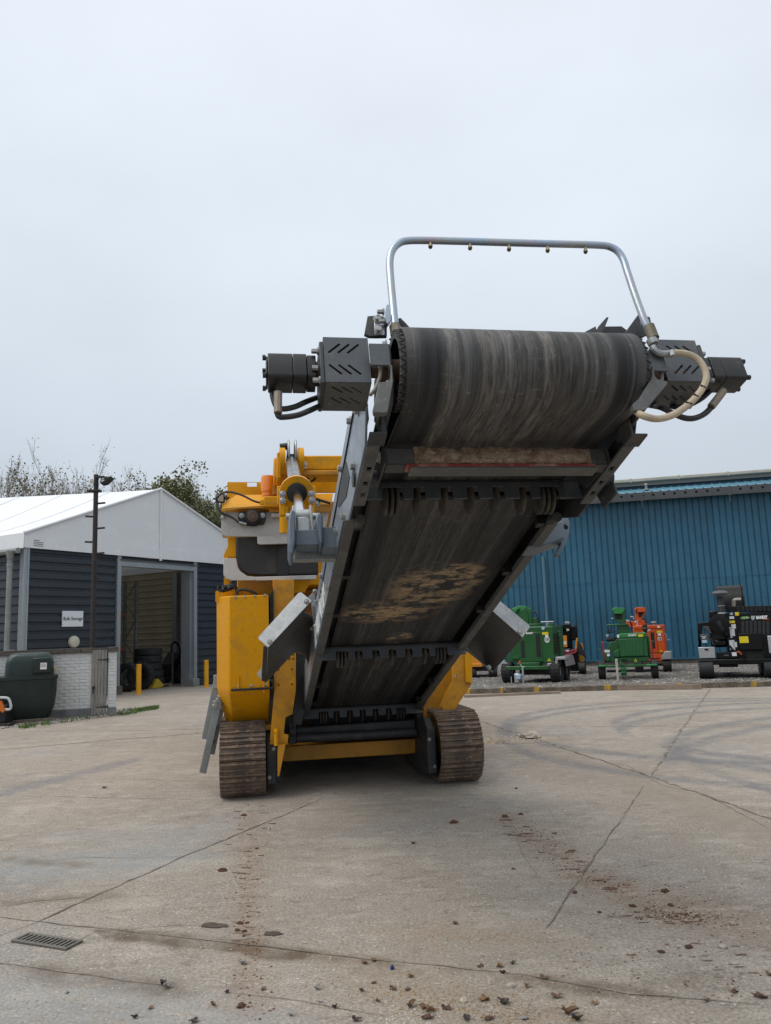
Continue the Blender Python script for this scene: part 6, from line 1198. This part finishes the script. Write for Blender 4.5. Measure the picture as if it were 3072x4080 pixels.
# ================================================================== small things on the concrete
# drain grate
GI = mat('cast iron grate', '6b6862', .75, .3, layers=(('6f6a60', 9, .45, .65, .7), ('5c4a38', 5, .55, .7, .6)), fine=.2, bump=.004)
cor = [ground(*p) for p in ((45,3755),(95,3728),(345,3747),(265,3790))]
A, B = (cor[0]+cor[3])/2, (cor[1]+cor[2])/2; ctr = (A+B)/2; ux = (cor[3]-cor[0]); gl_ = ux.length; gy = math.atan2(ux.y, ux.x); gw_ = (B-A).dot(Vector((-math.sin(gy), math.cos(gy), 0)))
dr = thing('drain_grate', 'rectangular cast iron slotted drain grate at lower left', 'drain grate', loc=(ctr.x, ctr.y, 0), yaw=gy)
hx, hy = gl_/2, abs(gw_)/2
q = MB(); q.box(-hx, hx, -hy, -hy+.022, .001, .014); q.box(-hx, hx, hy-.022, hy, .001, .014); q.box(-hx, -hx+.022, -hy+.022, hy-.022, .001, .014); q.box(hx-.022, hx, -hy+.022, hy-.022, .001, .014); q.build('grate_frame', GI, dr, bev=.003)
q = MB(); q.box(-hx+.02, hx-.02, -hy+.02, hy-.02, .0045, .0055); q.build('drain_void', mat('drain void', '15130f', .95), dr)
nbar = 11
for k in range(nbar): x = -hx + .03 + (2*hx-.06)*(k+.5)/nbar; q = MB(); q.box(x-.008, x+.008, -hy+.022, hy-.022, .006, .0135); q.build('grate_bar', GI, dr, bev=.002)
# clods, stones and leaves
SOIL = mat('red brown soil', '5e412c', .95, layers=(('432d20', 20, .42, .62, .8), ('7d5a3e', 30, .52, .7, .6)), fine=.25, fs=120, bump=.004, bs=120)
STONE = mat('pale chip', 'a89e92', .9, layers=(('7e756a', 1.2, .4, .6, .9), ('c9c2b8', 2, .5, .66, .7)), fine=.2)
def clod_mesh(seed, flat, mt, ang=False):
    rd = random.Random(seed); bm = bmesh.new(); bmesh.ops.create_icosphere(bm, subdivisions=2, radius=1)
    for v in bm.verts:
        k = 1 + .45*noise.noise(v.co*1.3 + Vector((seed*3.1, 0, 0))) + .25*noise.noise(v.co*3.1 + Vector((0, seed*1.7, 0))); v.co *= k; v.co.z *= flat
        if v.co.z < -flat*.25: v.co.z = -flat*.25
        v.co.z += flat*.25
    me = bpy.data.meshes.new('clod'); bm.to_mesh(me); bm.free(); me.materials.append(mt); return me
CL = [clod_mesh(i, .65, SOIL) for i in range(5)]; ST = [clod_mesh(20+i, .6, STONE) for i in range(4)]
big = ((888,3470,.036,.5,'largest flat brown soil clod left of the soil trail'), (962,4010,.026,0,'big round brown clod near the bottom edge'), (955,3680,.022,0,'brown clod at the head of the clustered clods'), (985,3678,.015,1,'small clod right beside the clustered brown clods'), (945,3708,.02,2,'lower left clod of the clustered brown clods'), (975,3712,.018,1,'lower middle clod of the clustered brown clods'), (972,3730,.013,0,'lowest clod under the clustered brown clods'), (970,3250,.03,0,'dark clod on the trail just before the left track'), (1023,3382,.018,1,'lone clod right of the left soil trail'),
       (2012,3255,.035,0,'dark brown clod before the right track'), (2076,3245,.024,1,'small dark clod right of the track clod'), (2057,3142,.022,2,'dark clod near the right track foot'), (1807,3279,.04,.3,'flat tan clod below the tail of the machine'), (2290,3558,.022,1,'round clod by the diagonal joint'), (2520,3612,.024,2,'dark clod heading the right soil patch'), (2650,3552,.03,.3,'flat tan clod right of the soil patch'), (2672,3608,.022,0,'dark clod at the right end of the soil patch'), (2388,3636,.014,1,'small dark clod left of the right soil patch'), (2410,3515,.014,1,'tiny dark clod above the right soil patch'), (2635,3795,.02,2,'brown clod low on the right'), (2745,3775,.024,1,'pale brown clod among the low right crumbs'), (2045,3463,.016,0,'lone dark clod between the soil trails'))
for i, (px, py, r_, yw, lab) in enumerate(big):
    o = inst('soil_clod', CL[i % 5], None, ground(px, py), (0, 0, i*1.3), (r_*1.0, r_*.78, r_*.75)); tag(o, lab, 'soil clod', 'clods of soil on the concrete')
for i, (px, py, r_, lab) in enumerate(((2115,2940,.13,'large pale broken stone beside the diagonal joint'), (2068,2932,.045,'small tan stone left of the large pale stone'), (2880,3775,.022,'pale round stone low on the right side'), (1070,3303,.014,'small white stone by the left diagonal joint'), (1367,3455,.01,'tiny white stone in the middle of the yard'), (2532,3777,.012,'small tan stone above the leaf litter'), (800,3625,.014,'white stone left of the pot holes'), (2035,3930,.022,'grey white stone among the dead leaves'), (1850,3990,.02,'flat pale stone lying between brown leaves'))):
    o = inst('loose_stone', ST[i % 4], None, ground(px, py), (0, 0, i), (r_*1.2, r_, r_)); tag(o, lab, 'stone', 'loose stones on the concrete')
# crumbs: too many and small to count
q = MB(); qs = MB(); qg = MB(); qm = MB()
def scatter(mb, x0, y0, x1, y1, sx, sy, n, r0, r1):
    for _ in range(n):
        t = random.random(); px = x0 + (x1-x0)*t + random.gauss(0, sx); py = y0 + (y1-y0)*t + random.gauss(0, sy); P = ground(px, py); pebble(mb, (P.x, P.y, 0), r0 + (r1-r0)*random.random()**4, random.uniform(.3, .8))
scatter(q, 985, 3190, 985, 4060, 45, 8, 620, .0015, .010); scatter(q, 2010, 3250, 2420, 3530, 55, 14, 620, .0015, .010); scatter(q, 2420, 3500, 2950, 3720, 120, 30, 800, .0015, .010); scatter(q, 2500, 3640, 2800, 3660, 60, 12, 260, .002, .012); scatter(q, 2200, 3800, 3072, 3960, 120, 50, 300, .002, .009)
def smear(mb, px, py, w, h):
    P = [ground(px + w*k/5*1.0 + random.uniform(-2, 2), py + (h if top else -h)*random.uniform(.3, 1)) for top, rng in ((0, range(-5, 6)), (1, range(5, -6, -1))) for k in rng]
    mb.add([(p.x, p.y, .0035 + random.uniform(0, .002)) for p in P], [tuple(range(len(P)))])
for y in range(3215, 3780, 22):
    for _ in range(2):
        if random.random() < .5: smear(qm, 985 + random.gauss(0, 40), y + random.uniform(-4, 4), random.uniform(5, 24), random.uniform(.8, 2.4))
for k in range(36):
    t = random.random(); smear(qm, 2000 + 470*t + random.gauss(0, 45), 3265 + 300*t + random.gauss(0, 10), random.uniform(5, 30), random.uniform(.8, 2.6))
for k in range(26): smear(qm, random.gauss(2680, 130), random.gauss(3660, 22), random.uniform(5, 26), random.uniform(.8, 2.6))
for k in range(22): smear(qm, random.gauss(2780, 170), random.gauss(3850, 45), random.uniform(5, 26), random.uniform(.8, 2.6))
def rows(cx, cy, spread, n):                                # soil pressed off the grousers lies in short rows
    for _ in range(n):
        x = random.gauss(cx, spread); y = cy + random.uniform(-4, 4); w = random.uniform(8, 30)
        for _ in range(int(w*.8)): P = ground(x + random.gauss(0, w*.6), y + random.gauss(0, 1.6)); pebble(q, (P.x, P.y, 0), .0012 + .007*random.random()**5, random.uniform(.25, .6))
for y in range(3215, 3800, 19): rows(985, y, 34, random.choice((1, 2, 2, 3)))
for k in range(26): rows(2000 + 19*k, 3265 + 11.5*k, 42, random.choice((1, 2, 3)))
for k in range(12): rows(2560 + 22*k, 3630 + 5*k, 60, 2)
tag(qm.build('soil_smears', mat('smeared soil', '76583f', .95, layers=(('5e412c', 18, .45, .62, .8), ('94836f', 9, .5, .6, .9)), fine=.25, fs=60), smooth=False), 'thin brown soil smears pressed off the tracks', 'soil', kind='stuff')
tag(q.build('soil_crumbs', SOIL, smooth=False), 'red brown soil crumbs in two trails from the tracks', 'soil', kind='stuff')
for _ in range(9000):
    px, py = random.uniform(-50, 3120), 3180 + 920*random.random()**.75
    if random.random() < .5: px, py = random.gauss(1950, 420), 4090 - abs(random.gauss(0, 190))
    P = ground(px, py); pebble(qg, (P.x, P.y, 0), .0015 + .006*random.random()**5, .7)
for _ in range(500): px, py = random.gauss(2040, 70), random.gauss(2950, 9); P = ground(px, py); pebble(qg, (P.x, P.y, 0), .006 + .03*random.random()**4, .7)
tag(qg.build('grit', STONE, smooth=False), 'pale grit and stone chips scattered over the concrete', 'grit', kind='stuff')
scatter(qs, 1450, 3950, 2250, 4060, 150, 40, 1500, .0015, .008); scatter(qs, 1720, 3725, 2050, 3735, 60, 14, 420, .0015, .006)
tag(qs.build('tan_crumbs', mat('tan crumb', '8f7248', .95, layers=(('6b5434', 2, .4, .6, .8),), fine=.2), smooth=False), 'tan sawdust like crumbs near the bottom edge', 'crumbs', kind='stuff')
LEAF = [mat('dead leaf %d' % i, c, .75, layers=((d, 14, .42, .64, .8), ('2e221c', 40, .58, .68, .6)), fine=.2, fs=80) for i, (c, d) in enumerate((('5a3c2b', '402a20'), ('75583f', '55402f'), ('3d302c', '2b2422'), ('8f8c87', '6f6c67'), ('8a6a49', '664a33')))]
def leaf_mesh(seed, mt):
    rd = random.Random(seed); n = 11; vs = []; cu = rd.uniform(.5, 1.1); tw = rd.uniform(-.9, .9); fold = rd.uniform(.2, 1.0)
    for i in range(n):
        t = i/(n-1); w = (.5*math.sin(math.pi*min(1, t**.75))*(1 + .38*rd.uniform(-1, 1)*(1 if 0 < i < n-1 else 0)) + .012); x = t*1.5 - .75; z = cu*(t-.45)**2*1.5 + .1*math.sin(9*t + seed)
        for s_ in (-1, -.5, 0, .5, 1): vs.append((x + rd.uniform(-.06,.06) + .12*abs(s_)*(1 if i % 3 == 0 else -.4), s_*w*(1 - .35*fold*abs(s_)), z + abs(s_)**1.4*w*fold*1.3 + s_*tw*w*(t-.3) + rd.uniform(-.05,.05)))
    zmin = min(v[2] for v in vs); vs = [(a, b, c-zmin) for a, b, c in vs]
    q = MB(); q.add(vs, [(5*i+j, 5*i+j+1, 5*i+j+6, 5*i+j+5) for i in range(n-1) for j in range(4)]); me = q.mesh('blade', ang=70); me.materials.append(mt)
    z0 = vs[2][2]; q = MB(); q.tube([(-.75, 0, z0), (-1.0, .03, z0+.12), (-1.35, .15, max(.02, z0-.1))], .02, 5); st = q.mesh('stalk'); st.materials.append(LEAF[0]); return me, st
LV = [(leaf_mesh(40+i*5+j, LEAF[i])) for i in range(5) for j in range(2)]
leaves = [(650,3926,.034,2,'dark curled leaf lying on a pale one at lower left'), (668,3937,.034,3,'pale grey leaf under the dark curled leaf at lower left'), (268,3956,.018,3,'single small white leaf left of centre bottom'), (968,3842,.03,3,'pale leaf below the clods cluster'), (905,3958,.02,2,'thin dark leaf below the dark leaf pair'), (850,4008,.024,1,'tan leaf left of the big round clod'), (1048,3944,.022,1,'tan curled leaf right of the trail'), (1265,3942,.026,3,'grey white leaf with stalk, centre bottom'), (1455,3840,.026,1,'tan brown leaf far right of the trail'), (1442,3950,.02,2,'dark curled leaf left of centre litter'), (1277,3992,.018,3,'small grey leaf below the grey white leaf'), (1507,3992,.018,2,'dark small leaf at the left of the leaf litter'), (1335,4016,.022,2,'dark folded leaf near the bottom centre'), (1160,4048,.018,3,'grey leaf near the bottom edge, left of centre'), (536,4058,.022,2,'dark rounded leaf at the bottom left'), (770,4075,.03,2,'dark crumpled leaf cut by the bottom edge'), (600,4020,.02,1,'brown leaf just above the bottom left leaves'), (1420,4068,.03,2,'dark leaf at the bottom edge before the litter'),
    (1492,3830,.024,1,'flat tan leaf beside the grit line'), (1490,3918,.02,0,'brown leaf at left in the leaf litter'), (1567,3942,.03,0,'dark brown folded leaf leading the litter'), (1640,3894,.022,4,'tan leaf at the top left of the litter'), (1625,3946,.022,0,'small red brown leaf beside the folded one'), (1640,4010,.038,1,'large tan leaf with upright stalk'), (1690,4018,.03,1,'curled tan leaf next to the large one'), (1720,4032,.036,4,'broad tan leaf in the middle of the litter'), (1780,4020,.034,0,'brown upright leaf in the middle of the litter'), (1705,4058,.038,0,'dark red brown leaf at the bottom edge'), (1930,3985,.04,4,'orange tan curled leaf right of the litter centre'), (2005,3998,.038,2,'large dark grey leaf right of the orange tan one'), (1915,3852,.024,0,'red brown leaf above the litter'), (1995,3855,.026,4,'tan upright leaf above the litter'), (2003,3880,.022,2,'dark grey leaf beneath the tan upright leaf'), (2042,3842,.022,2,'dark leaf at the top of the litter'), (2170,3900,.03,1,'brown leaf by the dark joint'), (2100,3935,.028,4,'tan leaf between stones'), (2220,3975,.036,1,'tan brown leaf right of the litter'), (2275,4042,.05,1,'largest tan leaf at the bottom right of the litter'), (2300,4068,.036,2,'dark leaf under the largest tan leaf'), (1950,4062,.034,0,'dark red leaf at the bottom of the litter'), (2090,4060,.03,3,'pale grey leaf at the bottom of the litter'), (1860,4066,.03,2,'black brown leaf at the bottom edge'), (2925,3955,.028,0,'red brown upright leaf on the right'), (3030,3975,.045,0,'clump of dark brown leaf at the right edge'), (3065,3885,.03,1,'tan leaf cut by the right edge'), (2815,3993,.022,1,'tan twiglike leaf low on the right'), (2370,4000,.03,4,'long tan leaf before the right crumbs'), (415,3140,.05,0,'brown leaf with upright stalk on the left yard'), (1815,3682,.026,1,'narrow brown leaf above the sandy patch'), (1645,3362,.03,2,'dark stalked leaf in front of the machine')]
rd = random.Random(3)
for i, (px, py, r_, k, lab) in enumerate(leaves):
    me, st = LV[k*2 + i % 2]; P = ground(px, py); r_ *= 1.08
    o = inst('dead_leaf', me, None, P + Vector((0, 0, .0005)), (rd.uniform(-.12,.12), rd.uniform(-.12,.12), rd.random()*6.28), (r_, r_, r_)); tag(o, lab, 'leaf', 'dead leaves on the concrete'); inst('stalk', st, o)
q = MB(); q.lathe([(.011, 0), (.011, .012), (.009, .013)], (0,0,0), (0,0,1), 14); q.lathe([(.006, .013), (.006, .02)], (0,0,0), (0,0,1), 10); o = q.build('bottle_cap', mat('blue plastic cap', '23306e', .4)); o.location = ground(1563, 3862); tag(o, 'small blue plastic cap among the leaves', 'bottle cap')
POTH = mat('pot hole dirt', '5b5146', .95, layers=(('463d34', 14, .4, .6, .8),), fine=.25, fs=60, bump=.01)
# shallow pot holes: dark broken-edged dirt patches
for px, py, w, h, lab in ((850,3690,56,12,0), (1088,3722,38,10,0)):
    P = []
    for k in range(16): a = k*math.pi/8; rr = random.uniform(.7, 1.15); P.append(ground(px + w*rr*math.cos(a), py + h*rr*math.sin(a)))
    q = MB(); q.add([(p.x, p.y, .0045) for p in P], [tuple(range(16))]); q.build('spalled_patch', POTH, yard, smooth=False)
